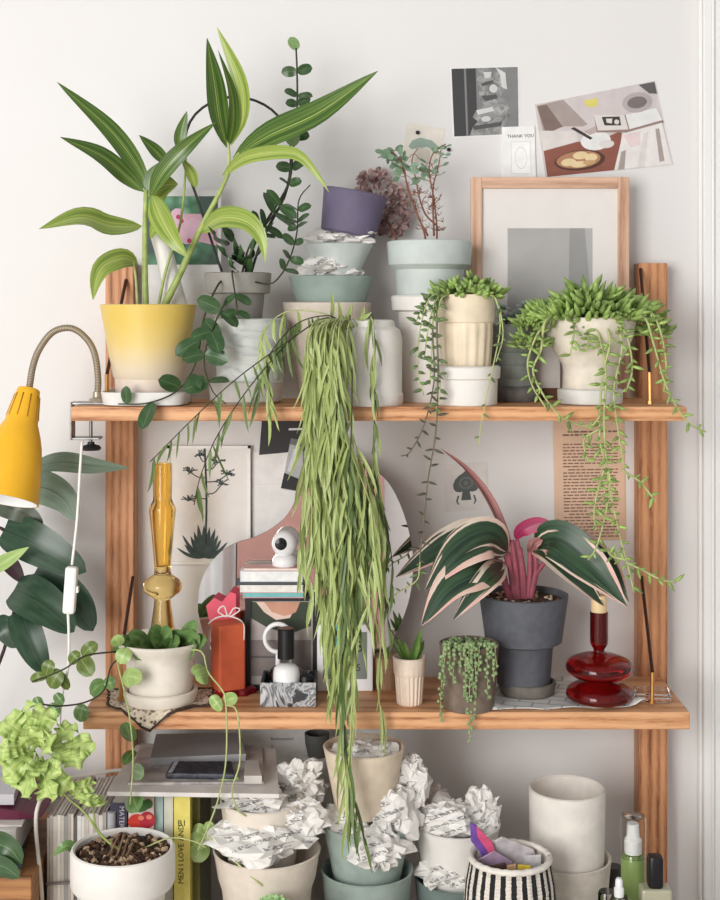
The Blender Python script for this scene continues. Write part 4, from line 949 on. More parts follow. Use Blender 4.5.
def book(x0, x1, ytop, ybot, Y, d, cover, label, zbase, pages=(232,228,220), group='reflected books built solid on the black box frame'):
    q = S(Y); h = (ybot-ytop)*q; c = P((x0+x1)/2, ybot, Y); c.z = zbase; W = (x1-x0)*q
    t = thing('reflected_book', label, 'book', c, group); ct = min(.0012, h*.2)
    g = G(); g.box((c.x-W/2, Y, zbase), (c.x+W/2, Y+d, zbase+ct)); g.box((c.x-W/2, Y, zbase+h-ct), (c.x+W/2, Y+d, zbase+h)); g.box((c.x-W/2, Y, zbase+ct), (c.x-W/2+ct, Y+d, zbase+h-ct)); put('cover', g, plain(cover, .5, .04, 40), t, smooth=0)
    g = G(); g.box((c.x-W/2+ct, Y+.001, zbase+ct), (c.x+W/2-.001, Y+d-.001, zbase+h-ct)); put('pages', g, plain(pages, .8, .04, 90), t, smooth=0)
    return zbase+h
zz = a.z+.0003
zz = book(243, 304, 592, 598, 2.163, .036, (226,150,152), 'thin reflected book with pink and teal edge at the bottom of the little stack', zz, (120,190,190))
zz = book(240, 303, 585, 592, 2.162, .036, (232,232,232), 'white reflected book second from the bottom of the little stack', zz)
zz = book(236, 304, 582, 585, 2.163, .036, (60,60,62), 'thin black reflected book in the middle of the little stack', zz, (90,90,92))
zz = book(240, 303, 571, 582, 2.164, .036, (206,212,218), 'thick pale grey-blue reflected book near the top of the little stack', zz, (236,236,234))
zz = book(243, 304, 568, 571, 2.163, .036, (208,160,150), 'thin dusty pink reflected book on top of the little stack', zz)
Y = 2.182; q = S(Y); c = P(284.5, 0, Y); c.z = zz
wc = thing('camera', 'small round reflected white pet camera with black eye on the book stack', 'camera', c)
M_GLW = plain((238,238,238), .25, .01, 30)
g = G(); g.lathe(c, [(0,0),(11.5*q,0),(12.5*q,.002),(12*q,7*q),(9*q,11*q),(0,11*q)], 32); put('base', g, M_GLW, wc, smooth=60)
g = G(); cc = c+Vector((0,0,22*q)); g.ball(cc, (12.5*q, 11*q, 13*q), 0, 24, 16); put('head', g, M_GLW, wc, smooth=180)
g = G(); M_ = Matrix.Rotation(math.radians(90), 3, 'X'); g.lathe(cc+Vector((-3*q, -9.4*q, 1.5*q)), [(0,0),(5.6*q,0),(6.2*q,-.001),(6*q,.0022),(4*q,.003),(0,.0032)], 24, 0, M_); put('lens', g, plain((24,24,26), .15, .05, 40), wc, smooth=50)
# ---- marbled black tray with perfume, jar and lid
Y = 2.075; by = yl(ZM, Y+.035); q = S(Y)
n = N('marbled_black_resin'); v = n.coord('Object', (1,1,1)); n.set(n.ramp(n.noise(v, 13, 3, .5, 3.0), [(.42, (52,54,60)), (.5, (196,196,198)), (.55, (88,92,98)), (.62, (214,214,214)), (.68, (48,50,56))]), .35); M_MRB = n.m
a = P(260, 0, Y); b = P(316, 0, Y); zt = P(0, 683, Y).z
tr = thing('marbled_box', 'black and white marbled open box holding perfume and a jar', 'box', Vector(((a.x+b.x)/2, Y+.035, ZM)))
g = G(); t_ = .004; y1 = Y+.075
g.box((a.x, Y, ZM+.0002), (b.x, Y+t_, zt)); put('front_wall', g, M_MRB, tr, smooth=0, bevel=.001)
g = G(); g.box((a.x, y1-t_, ZM+.0002), (b.x, y1, zt)); put('back_wall', g, M_MRB, tr, smooth=0, bevel=.001)
for x in (a.x, b.x-t_):
    g = G(); g.box((x, Y+t_, ZM+.0002), (x+t_, y1-t_, zt)); put('side_wall', g, plain((56,52,50), .5, .1, 40), tr, smooth=0, bevel=.001)
g = G(); g.box((a.x+t_, Y+t_, ZM+.0002), (b.x-t_, y1-t_, ZM+.005)); put('bottom', g, plain((44,42,42), .5, .1, 40), tr, smooth=0)
zb = ZM+.0052
Y = 2.118; q = S(Y); pb = P(286, 0, Y); pb.z = zb
pf2 = thing('perfume_bottle', 'clear perfume bottle with tall black cap standing in the marbled box', 'bottle', pb)
ybb = yl(zb, Y); M_CLR = glass('clear_glass', (246,244,238), .02)
g = G(); g.lathe(pb, [(0,0),(15*q,0),(16.5*q,.002),(16.5*q,(ybb-672)*q),(15*q,(ybb-668)*q),(6*q,(ybb-664)*q),(6*q,(ybb-658)*q),(0,(ybb-658)*q)], 36); put('bottle', g, M_CLR, pf2, smooth=40)
g = G(); g.lathe(pb, [(0,.004),(14*q,.004),(14*q,(ybb-684)*q),(0,(ybb-684)*q)], 32); put('perfume', g, glass('pale_pink_liquid', (236,196,176), .02, 1.33), pf2, smooth=40)
g = G(); g.lathe(pb, [(0,(ybb-658)*q),(8.5*q,(ybb-658)*q),(8.5*q,(ybb-629)*q),(7.6*q,(ybb-628)*q),(0,(ybb-628)*q)], 32); put('cap', g, plain((30,30,32), .3, .05, 40), pf2, smooth=40)
Y = 2.097; q = S(Y); jb = P(286.5, 0, Y); jb.z = zb; ybb = yl(zb, Y)
jr = thing('jar', 'white round-shouldered jar in front of the perfume in the marbled box', 'jar', jb)
g = G(); g.lathe(jb, [(0,0),(13*q,0)]+[(r*q, (ybb-y)*q) for r, y in ((13.5,700),(13.5,675),(12.5,668),(9,664.5),(0,663.5))], 36); put('body', g, M_GLW, jr, smooth=60)
g = G()
for i, (yy, w_) in enumerate(((681,7),(683.5,5))): 
    for k_ in range(5): 
        x = -w_+k_*w_*.45; g.box((jb.x+x*q, jb.y-13.62*q, P(0,yy,Y).z), (jb.x+(x+w_*.3)*q, jb.y-13.45*q+abs(x)*.04*q, P(0,yy,Y).z+.0008))
put('lettering', g, plain((70,70,72), .6, .05, 40), jr, smooth=0)
lb = P(306, 0, 2.1); lb.z = zb; g = G(); g.lathe(lb, [(0,0),(7.5*q,0),(8*q,.001),(8*q,(yl(zb,2.1)-678)*q),(6.5*q,(yl(zb,2.1)-675)*q),(0,(yl(zb,2.1)-674)*q)], 28)
put('black_cap', g, plain((26,26,28), .4, .05, 60), base=lb, smooth=50, label='round black cap beside the white jar in the marbled box', cat='cap')
# white ring ornament behind
Y = 2.145; q = S(Y); rb = P(278, yl(ZM, Y), Y)
ro = thing('ring_ornament', 'white ring ornament on a small foot standing behind the perfume bottle', 'ornament', rb)
g = G(); cz = P(278, 638, Y); pts = [cz+Vector((math.cos(2*PI*i/40)*13.2*q, 0, math.sin(2*PI*i/40)*14*q)) for i in range(41)]; g.tube(pts, 2.3*q, 10); put('ring', g, M_GLW, ro, smooth=180)
g = G(); g.lathe(rb, [(0,0),(11*q,0),(11*q,.004),(3*q,.007),(2.4*q,(yl(ZM,Y)-654)*q),(0,(yl(ZM,Y)-654)*q)], 24); put('foot', g, M_GLW, ro, smooth=50)
# ---- teal bottle and white clock behind the strands
Y = 2.2; q = S(Y); by = yl(ZM, Y); M_TEAL = plain((74,164,166), .35, .06, 30)
turned('bottle', 'teal bottle between the black box frame and the white digital clock', 'bottle', 337, Y-.012, [(0,by),(17,by),(18,by-2),(18,608),(16,602),(0,600)], M_TEAL, by)
Y = 2.16; q = S(Y); by = yl(ZM, Y); a = P(317, 625, Y); b = P(373, by, Y)
ck = thing('digital_clock', 'small white digital clock with grey screen behind the hanging strands', 'clock', P(345, by, Y))
g = G(); g.box((a.x, Y, ZM+.0003), (b.x, Y+.018, a.z)); put('case', g, M_GLW, ck, smooth=0, bevel=.002)
c0 = P(323, 632, Y); c1 = P(367, 679, Y)
g = G(); g.box((c0.x, Y-.0006, c1.z), (c1.x, Y+.002, c0.z)); put('screen', g, plain((128,134,126), .3, .04, 30), ck, smooth=0, label='grey screen with dark digits')
g = G(); ux = Vector((1,0,0)); uz = Vector((0,0,1))
for t_, x, y, s_ in (('12:08', 345, 652, .026), ('26', 337, 671, .016), ('45', 356, 671, .016)): g.text(t_, P(x, y, Y-.0009), ux, uz, s_)
put('digits', g, plain((46,50,48), .5, .05, 40), ck, smooth=0)
turned('wooden_box', 'round pale wooden box at the mirror behind the small aloe pot', 'box', 386, 2.185, [(0,yl(ZM,2.185)),(13,yl(ZM,2.185)),(13.5,yl(ZM,2.185)-1),(13.5,666),(14.2,665.5),(14.2,656),(13,655),(0,655)], wood('turned_wood', 2, (190,158,128), (174,140,110), (140,106,80)), yl(ZM, 2.185))
# ---- little cream fluted pot with aloe
Y = 2.095; by = yl(ZM, Y); q = S(Y)
al = thing('potted_aloe', 'tiny cream fluted pot with spiky aloe left of the string-of-pearls', 'plant', P(409.5, by, Y))
g = G(); bz = P(409.5, by, Y); nn = 80; prof = [(0,by),(11.5,by),(12.5,by-1),(14.2,678),(14.6,674),(16,672),(16.8,657),(15.8,656),(14.8,657),(13.5,662),(0,662)]; vs = []; fs = []
for j, (r, y) in enumerate(prof):
    for i in range(nn):
        a_ = 2*PI*i/nn; k_ = 1+(.03*(1 if (i//2) % 2 else -1) if 2 <= j <= 4 else 0); vs.append(bz+Vector((r*q*k_*math.cos(a_), r*q*k_*math.sin(a_), (by-y)*q)))
for j in range(len(prof)-1):
    for i in range(nn): fs.append((j*nn+i, j*nn+(i+1) % nn, (j+1)*nn+(i+1) % nn, (j+1)*nn+i))
g.add(vs, fs); put('pot', g, plain((232,214,196), .6, .04, 40), al, smooth=30)
soil(bz, 13.2*q, (by-662)*q+.0004, M_SOIL, al)
L_ALO = leafmat('aloe_leaf', (88,124,58), (150,176,96), None, None, .6, .4, 3, 3)
for x0,y0,x1,y1,w,dy in ((408,662,397,636,4,-.01),(411,662,421,628,5.5,-.01),(406,662,393,640,3,.01),(412,662,419,636,4,-.02),(409,662,404,640,4,-.02),(414,662,424,640,3.5,.01)):
    g = G(); g.leaf([P(x0,y0,Y), P((x0+x1)/2+(1 if x1 > x0 else -1),(y0+y1)/2,Y+dy*.5), P(x1,y1,Y+dy)], w*.72*q, .2, .55, 'strap', 8, 4); put('leaf', g, L_ALO, al, smooth=180)
# long thin leaves near it hanging from the strands' end
# ---- string of pearls in a brown pot
Y = 2.075; by = yl(ZM, Y); q = S(Y)
sp_ = thing('potted_string_of_pearls', 'dark brown-grey pot with string-of-pearls spilling over the front', 'plant', P(469, by, Y))
o, b_, rin, dep = pot('pot', 469, Y, [(24, by), (25, by-1), (28, 668), (29.5, 645), (30, 643)], plain((116,102,90), .75, .12, 60), base_y=by, parent=sp_, inner=650)
soil(b_, rin, dep, M_SOIL, sp_)
M_PRL = plain((138,160,112), .4, .12, 80)
rnd = random.Random(31)
g = G(); c = P(469, 646, Y)
for k in range(230):
    a_ = rnd.uniform(0, 2*PI); u = math.sqrt(rnd.random())*26*q; g.ball(c+Vector((u*math.cos(a_), u*math.sin(a_), rnd.uniform(-.002,.005))), rnd.uniform(1.6,2.3)*q, 0, 6, 4)
put('pearl_cushion', g, M_PRL, sp_, smooth=180)
for x, ye, lean in ((445,668,-3),(447,690,-4),(446,722,-6),(450,676,0),(462,672,-2),(466,700,0),(464,715,2),(468,745,2),(470,726,4),(474,690,2),(486,700,2),(490,682,4),(494,668,3),(480,676,-2),(456,684,-3),(470,668,1)):
    yf_ = Y-.05; pth = [(x, 648, Y-.03), (x+lean*.3, 644, Y-.045), (x+lean*.5, 655, yf_), (x+lean*.8, (655+ye)/2, yf_)]
    pth.append((x+lean, ye, yf_ if ye < 708 else 2.035))
    if ye >= 708: pth.insert(4, (x+lean*.9, 700, 2.04))
    c = crv(PP(pth), 40); g = G(); g.tube(c, .0006, 4); st = put('pearl_strand', g, M_STEMP, sp_, smooth=180); g = G()
    for k in range(int((ye-640)/3.1)):
        t = (k+.5)/int((ye-640)/3.1); p = c[min(39, int(t*40))]
        if rnd.random() < .85: g.ball(p+Vector((rnd.uniform(-2.2,2.2)*q, rnd.uniform(-2,0)*q, rnd.uniform(-1,1)*q)), rnd.uniform(1.5,2.3)*q, 0, 6, 4)
    put('pearls', g, M_PRL, st, smooth=180)
# ---- newspaper sheet lying on the shelf
g = G(); k = 26; vs = []; fs = []
c4 = [(505,648,None)]
A_, B_, C_, D_ = Vector((P(500,0,2.235).x, 2.235)), Vector((P(606,0,2.235).x, 2.235)), Vector((P(646,0,2.075).x, 2.072)), Vector((P(474,0,2.06).x, 2.056))
for j in range(k+1):
    for i in range(k+1):
        u, w_ = i/k, j/k; p = A_.lerp(B_, u).lerp(D_.lerp(C_, u), w_)
        h = .0016+abs(mnoise.noise(Vector((p.x*22, p.y*22, 3))))*.020*(1 if (u < .12 or w_ < .1 or u > .86) else .1)+max(0, .25-w_)*.0*u
        vs.append(Vector((p.x+.006*mnoise.noise(Vector((u*5, w_*5, 1))), p.y+.006*mnoise.noise(Vector((w_*6, u*6, 4))), ZM+h)))
for j in range(k):
    for i in range(k): a_ = j*(k+1)+i; fs.append((a_, a_+k+1, a_+k+2, a_+1))
g.add(vs, fs)
n = N('newspaper_sheet'); v = n.coord('Object'); br = n.n('ShaderNodeTexBrick'); br.inputs['Scale'].default_value = 11; br.inputs['Mortar Size'].default_value = .018
br.inputs['Color1'].default_value = lin((226,222,218)); br.inputs['Color2'].default_value = lin((222,219,216)); br.inputs['Mortar'].default_value = lin((168,176,172)); n.l(n.coord('Object', (1,1,1), (0,0,.3)), br.inputs['Vector'])
n.set(br.outputs['Color'], .75); M_SHEET = n.m
o = put('newspaper', g, M_SHEET, base=P(555, 690, 2.15), smooth=180, label='crinkled newspaper sheet spread under the dark grey pot', cat='newspaper'); sm = o.modifiers.new('thickness', 'SOLIDIFY'); sm.thickness = .0006
# ---- big dark grey pot with the pink-striped plant
Y = 2.145; by = yl(ZM+.0028, Y); q = S(Y)
o, b_, _, _ = pot('saucer', 527, Y, [(25, by), (27, by-1.5), (29, 682), (28.5, 680.5)], plain((112,106,98), .6, .08, 60), base_y=by, inner=686)
o['label'] = 'grey-brown saucer under the big dark grey pot'; o['category'] = 'saucer'
tp = thing('potted_stromanthe', 'big charcoal pot with green, cream and pink striped leaves on newspaper', 'plant', P(525, 685.5, Y))
o, b_, rin, dep = pot('pot', 523.5, Y, [(24, 685.5), (26.5, 683), (29, 648), (31, 643), (38.2, 640), (39.5, 630), (44, 599), (44.6, 594)], plain((92,94,101), .6, .06, 70), base_y=685.5, parent=tp, inner=600)
g = G(); g.text('Plantmood', P(523,627,Y-.0655), (1,0,0), (0,0,1), .0085, cyl=(P(523.5,627,Y), 40.6*q)); put('lettering', g, plain((58,60,66), .6, .05, 40), tp, smooth=0)
soil(b_, rin, dep, M_SOIL, tp)
g = G(); rnd = random.Random(17); cz = b_+Vector((0,0,dep+.002))
for k in range(90):
    a_ = rnd.uniform(0, 2*PI); u = math.sqrt(rnd.random())*(rin-.004); s_ = rnd.uniform(.0016,.0034)
    g.ball(cz+Vector((u*math.cos(a_), u*math.sin(a_), s_*.2)), (s_*1.3, s_, s_*.8), 0 if rnd.random() < .55 else 1, 6, 4)
put('gravel', g, [plain((206,186,160), .7, .15, 90), plain((90,66,54), .8, .2, 90)], tp, kind='stuff')
n = N('triostar_leaf'); uv = n.coord('UV', (4.5, 1.0, 1)); t = n.n('ShaderNodeTexCoord'); s2 = n.n('ShaderNodeSeparateXYZ'); n.l(t.outputs['UV'], s2.inputs[0])
oi = n.n('ShaderNodeObjectInfo'); d = n.math('ABSOLUTE', n.math('MULTIPLY_ADD', s2.outputs[0], 2, -1))
mp = n.n('ShaderNodeVectorMath', operation='ADD'); n.l(uv, mp.inputs[0]); cmb = n.n('ShaderNodeCombineXYZ'); n.l(n.math('MULTIPLY', oi.outputs['Random'], 17), cmb.inputs[0]); n.l(cmb.outputs[0], mp.inputs[1])
f1 = n.noise(mp.outputs[0], 1.1, 2, .5, .3); e = n.math('MULTIPLY_ADD', d, .36, f1)
green = n.ramp(n.noise(mp.outputs[0], 2.5, 2), [(.35, (30,50,38)), (.65, (58,86,58))])
f5 = n.noise(n.coord('UV', (1.2, 1.2, 1)), 1.5, 2); pale = n.ramp(f5, [(.35, (226,222,202)), (.6, (222,174,162))])
c_ = n.mix(n.ramp(e, [(.745, (0,0,0)), (.775, (255,255,255))]), green, pale)
n.set(c_, .35); L_TRI = n.m
L_MAG = leafmat('magenta_underside', (150,34,78), (190,70,112), (110,24,56), None, .5, .4, 4, 1)
L_TRIB = leafmat('pale_pink_leaf_back', (120,72,74), (222,168,160), (70,56,52), None, .8, .4, 3, 1, .08, .45)
M_PET = plain((156,80,94), .5, .15, 60)
def petiole(pts, r=2.0, r1=1.4):
    g = G(); g.tube(PP(pts, Y), r*q, 7, 0, 12, r1*q); put('petiole', g, M_PET, tp, smooth=180)
for pts in ([(517,606),(512,580),(508,552)],[(520,608),(514,580),(502,545)],[(523,606),(522,570),(517,540)],[(527,606),(530,575),(530,545)],[(515,606),(506,585),(503,562)],[(530,606),(534,578),(545,562)],[(525,608),(524,580),(520,548)],[(512,606),(504,580),(500,560)],[(528,608),(536,570),(534,548)],[(519,604),(516,570),(512,540)]):
    petiole(pts, 3.9, 2.4)
def tl(pts, w, roll=0, m=None, fold=.2, shape='lance'):
    g = G(); g.leaf(PP(pts, Y), w*q, roll, fold, shape, 18, 8); put('leaf', g, m or L_TRI, tp, smooth=180)
tl([(509,562),(506,540),(488,500,Y+.01),(466,470,Y+.01),(440,448)], 6.5, .6, L_TRIB, .5)
tl([(516,540),(522,530,Y-.01),(542,524,Y-.02),(561,534,Y-.03)], 8, .25, L_MAG, .2)
tl([(503,546),(482,532,Y-.02),(445,545,Y-.04),(396,577,Y-.06)], 17, .15)
tl([(508,552),(488,538,Y-.05),(458,552,Y-.08),(425,590,Y-.10)], 22, -.1)
tl([(503,562),(480,570,Y-.07),(450,586,Y-.10),(421,626,Y-.12)], 21, .1)
tl([(504,563),(488,578,Y-.08),(470,598,Y-.10),(453,620,Y-.11)], 13, -.1)
tl([(533,548),(556,540,Y-.05),(592,568,Y-.08),(627,606,Y-.10)], 22, .1)
tl([(532,550),(548,552,Y-.03),(575,575,Y-.05),(604,606,Y-.06)], 16, -.3)
tl([(540,556),(566,538,Y-.02),(606,560,Y-.03),(629,602,Y-.05)], 13, .3)
g = G(); g.leaf(PP([(530,552),(534,543,Y-.02),(543,540,Y-.03)], Y), 6*q, .4, .5, 'oval', 8, 4); put('young_leaf', g, L_TRIB, tp, smooth=180)
# ---- red glass candle holder with a candle stub, small glass dish
Y = 2.10; by = yl(ZM+.0028, Y); q = S(Y); hb = P(599, by, Y)
rh = thing('candle_holder', 'dark red two-disc glass candle holder with cream candle stub', 'candle holder', hb)
n = N('ruby_glass'); n.set((150,18,20), .03, 0, .92, 1.45); M_RUBY = n.m
pr = [(0,by),(22,by)]+smooth_prof([(26,by-.5),(32,697),(33,693.5),(31,688),(22,683),(9,681)], 18)+[(6,680.5),(5.5,678.5)]+smooth_prof([(9,678),(24,676.5),(32,671),(33.2,666),(30,660),(18,655),(8,653)], 18)+smooth_prof([(5.5,651.5),(5.5,649),(8.5,644),(9,640)], 8)+[(9,612),(8.2,611.6),(8,641),(0,642)]
g = G(); g.lathe(hb, [(r*q, (by-y)*q) for r, y in pr], 48); put('glass_body', g, M_RUBY, rh, smooth=50)
cs = P(599, 640.5, Y)
g = G(); g.lathe(cs, [(0,0),(7.4*q,0),(7.6*q,.001),(8*q,44*q),(7.4*q,45.5*q),(0,46*q)], 28); put('candle', g, plain((236,206,160), .5, .04, 30), base=cs, smooth=50, label='cream candle stub in the red glass holder', cat='candle')
Y = 2.115; by = yl(ZM+.0005, Y)
a = P(634, by, Y); g = G(); R = Matrix.Rotation(math.radians(-8), 3, 'Z'); g.box((a.x, Y-.02, ZM+.0005), (a.x+.056, Y+.022, ZM+.015), 0, R, a+Vector((.025,0,0)))
put('glass_block', g, glass('clear_block', (244,240,238), .05), base=a+Vector((.025,0,-.0)), smooth=0, bevel=.003, label='small clear glass block beside the right bracket rod', cat='block')
# ================================================================ LEFT: LAMP AND BIG-LEAF PLANT
M_YEL = plain((236,178,44), .35, .03, 20); M_STEEL = plain((176,164,146), .35, .04, 60, metal=.55); M_CHR = plain((120,118,116), .3, .05, 60, metal=.8)
Y = 2.10; q = S(Y)
lp = thing('clamp_lamp', 'yellow gooseneck lamp clamped to the left end of the top shelf', 'lamp', P(97, yl(ZT, Y), Y))
g = G(); goose = [P(97,402,Y),P(98,378,Y),P(94,352,Y),(P(84,336,Y-.01)),P(70,328,Y-.02),P(53,332,Y-.03),P(40,348,Y-.04),P(33,366,Y-.045),P(29,390,Y-.05)]
g.tube(crv(goose, 60), .0052, 12)
n = N('gooseneck_steel'); wv = n.n('ShaderNodeTexWave', wave_type='BANDS', bands_direction='Y'); wv.inputs['Scale'].default_value = 34; n.l(n.coord('UV'), wv.inputs['Vector']); n.set(n.ramp(wv.outputs['Fac'], [(.2, (120,108,92)), (.7, (186,172,150))]), .4, .5); n.bump(wv.outputs['Fac'], .5, .001)
put('gooseneck', g, n.m, lp, smooth=180)
ax = (P(4,500,Y-.104)-P(29.5,389,Y-.05)); ln_ = ax.length; R = ax.to_track_quat('Z', 'Y').to_matrix(); c0 = P(29,389,Y-.05)
pr = [(10,0),(11,.01),(11.6,.05),(14.5,.22),(16.2,.31),(17.8,.34),(21.5,.42),(25,.52),(28,.65),(31,.82),(33.5,1.0)]
g = G(); g.lathe(c0, [(0,-.001)]+[(r*q, t*ln_) for r, t in pr]+[((r-1.2)*q, t*ln_) for r, t in reversed(pr[5:])]+[(0, .42*ln_)], 48, 0, R)
for f_i, p_ in enumerate(g.f):
    pass
sd = put('shade', g, M_YEL, lp, smooth=40)
g = G(); g.lathe(c0, [((r-1.6)*q, t*ln_) for r, t in reversed(pr[6:])]+[(.01*q, .45*ln_)], 40, 0, R, cap=False); put('lining', g, plain((240,240,238), .5, .02, 20), sd, smooth=60, label='white inside of the shade')
g = G()
for k in range(10):
    a_ = 2*PI*k/10; 
    pts = [c0+R@Vector((r*q*math.cos(a_)*1.01, r*q*math.sin(a_)*1.01, t*ln_)) for r, t in ((11.8,.06),(13.4,.16),(15.3,.27))]; g.tube(pts, .0011, 5)
put('vent_slots', g, plain((176,126,22), .6, .05, 40), sd, smooth=180)
g = G(); bulb = c0+R@Vector((0,0,.62*ln_)); g.ball(bulb, 14*q, 0, 16, 12); put('bulb', g, plain((244,240,230), .3, .02, 20), lp, smooth=180)
g = G(); a = P(84,0,Y).x; b = P(108,0,Y).x; x0 = P(70,0,2.055).x-.004
cm = put('clamp_bracket', (lambda g: (g.box((x0, Y-.014, ZT+.0003), (b, Y+.014, ZT+.0045)), g.box((x0-.003, Y-.014, ZT-.054), (x0, Y+.014, ZT+.0045)), g.box((x0, Y-.014, ZT-.054), (P(101,0,Y).x, Y+.014, ZT-.050)), g)[-1])(G()), M_CHR, lp, smooth=0, bevel=.001)
g = G(); s0 = Vector((P(91,0,Y).x, Y, ZT-.066)); g.tube([s0, s0+Vector((0,0,.04))], .0026, 10); put('screw', g, M_CHR, lp)
g = G(); g.lathe(s0+Vector((0,0,-.006)), [(0,0),(.014,.001),(.016,.004),(.013,.008),(.006,.010),(.005,.014),(0,.014)], 28); put('screw_knob', g, plain((42,42,44), .5, .06, 40), lp, smooth=45)
g = G(); g.lathe(P(97,402,Y)+Vector((0,0,-.004)), [(0,.004),(.014,.004),(.012,.009),(.0068,.012),(.0066,.02),(0,.02)], 24); put('neck_socket', g, M_STEEL, lp, smooth=40)
M_CORD = plain((238,236,230), .5, .02, 30)
g = G(); g.tube(PP([(82,441,2.06),(80,470,2.05),(77,520,2.045),(72,565,2.04)], Y), .0021, 8, 0, 20); put('cord', g, M_CORD, lp, smooth=180)
g = G(); g.tube(PP([(68,612,2.04),(69,640,2.045),(68,668,2.05),(62,695,2.06),(60,716,2.07),(58,760,2.15),(59,800,2.236),(60,860,2.238),(61,895,2.238)], Y), .0021, 8, 0, 30); put('cord', g, M_CORD, lp, smooth=180)
g = G(); c = P(70.5,590,2.04); Rz = Matrix.Rotation(math.radians(4), 3, 'Y'); g.box((c.x-.0092, 2.032, c.z-.0355), (c.x+.0092, 2.048, c.z+.0355), 0, Rz, c); sw = put('inline_switch', g, M_CORD, lp, smooth=0, bevel=.004)
g = G(); g.box((c.x+.008, 2.036, c.z-.004), (c.x+.0125, 2.044, c.z+.006)); put('rocker', g, M_CORD, sw, smooth=0, bevel=.001)
# philodendron
Y = 2.17; q = S(Y); fb = P(-112, yl(ZD, Y), Y); fb.z = 0
ph = thing('potted_philodendron', 'big dark-leaved climbing plant behind the yellow lamp at the left edge', 'plant', fb)
g = G(); g.lathe(fb, [(0,0),(.055,0),(.075,.13),(.08,.14),(.074,.14),(.07,.12),(0,.12)], 40); put('pot', g, M_WHITEPOT, ph, smooth=32)
L_PHI = leafmat('philodendron_leaf', (38,62,44), (74,100,74), (30,46,32), None, .6, .3, 5, 2, .035, .55)
L_PHG = leafmat('grey_green_leaf', (110,132,112), (150,168,150), (70,90,70), None, .5, .4, 5, 2, .04, .5)
def pl(pts, w, roll=0, m=None, shape='heart', fold=.1):
    g = G(); g.leaf(PP(pts, Y), w*.86*q, roll, fold, shape, 18, 8); put('leaf', g, m or L_PHI, ph, smooth=180)
pl([(28,468,Y-.01),(60,462,Y-.02),(95,466,Y-.02),(129,468,Y-.01)], 12.5, .0, L_PHG, 'lance')
pl([(22,488),(45,488,Y-.02),(65,500,Y-.02),(76,520,Y-.02)], 20, .2, L_PHG)
pl([(-8,500),(12,508,Y-.03),(30,516,Y-.03),(43,527,Y-.03)], 14, .2, leafmat('bronze_leaf', (64,74,60), (96,104,88), (50,54,44), None, .5, .35, 4, 2))
pl([(4,530,Y-.02),(28,540,Y-.05),(58,556,Y-.06),(86,572,Y-.06)], 24, .1)
pl([(14,590,Y-.02),(30,596,Y-.05),(54,612,Y-.07),(74,632,Y-.07)], 25, -.1)
pl([(34,574,Y+.01),(56,588,Y),(78,606,Y),(93,631,Y)], 24, .2)
pl([(18,612,Y-.05),(26,630,Y-.07),(36,654,Y-.08),(46,674,Y-.08)], 18, -.1)
pl([(-4,622,Y-.02),(6,630,Y-.03),(16,648,Y-.03)], 14, .2)
pl([(2,558,Y),(10,564,Y-.01),(23,582,Y-.01)], 10, 0, leafmat('maroon_leaf', (58,34,44), (84,54,62), None, None))
pl([(-14,572,Y-.06),(4,562,Y-.08),(29,547,Y-.09)], 9, .2, L_PEPY, 'lance')
g = G(); 
for pts in ([fb+Vector((0,0,.12)), P(-30,760,Y), P(-4,670,Y), P(12,620,Y), P(18,590,Y)], [P(-4,670,Y), P(8,625,Y), P(14,600,Y)]): g.tube(crv(pts, 24), 1.6*q, 6)
put('stem', G().tube(crv([fb+Vector((0,0,.12)), P(-76,800,Y), P(-46,740,Y), P(-4,670,Y), P(12,620,Y), P(18,590,Y)], 24), 1.8*q, 7), plain((66,48,48), .6, .1, 40), ph, smooth=180)
put('stem', G().tube(crv([fb+Vector((.01,0,.12)), P(-80,720,Y), P(-44,600,Y), P(-12,530,Y), P(4,530,Y-.02)], 24), 1.8*q, 7), plain((66,48,48), .6, .1, 40), ph, smooth=180)
put('stem', G().tube(crv([P(14,612,Y),P(24,592,Y),P(34,574,Y+.01)], 12), 1.2*q, 7), plain((66,48,48), .6, .1, 40), ph, smooth=180)
put('stem', G().tube(crv([P(-12,530,Y),P(0,495,Y),P(28,468,Y-.01)], 12), 1.2*q, 7), plain((66,48,48), .6, .1, 40), ph, smooth=180)
# ================================================================ BELOW THE MIDDLE SHELF (things on the floor)
def fpot(cx, Y, prof, m, label, by=None, inner=None, name='plant_pot', cat='pot', **kw):
    by = by if by is not None else yl(0.0004, Y)
    o, b, r, d = pot(name, cx, Y, [(prof[0][0], by)]+prof[1:], m, base_y=by, inner=inner, **kw)
    o['label'] = label; o['category'] = cat; return b, r, d
def news(cx, cy, Y, rx, ry, seed, label, amp=.34, rz=None, base=None):
    q = S(Y); g = G(); g.crumple(P(cx, cy, Y), (rx*q, (rz or rx*.8)*q, ry*q), seed, amp)
    return put('crumpled_newspaper', g, M_NEWS, base=base or P(cx, cy+ry*.8, Y), smooth=0, label=label, cat='newspaper')
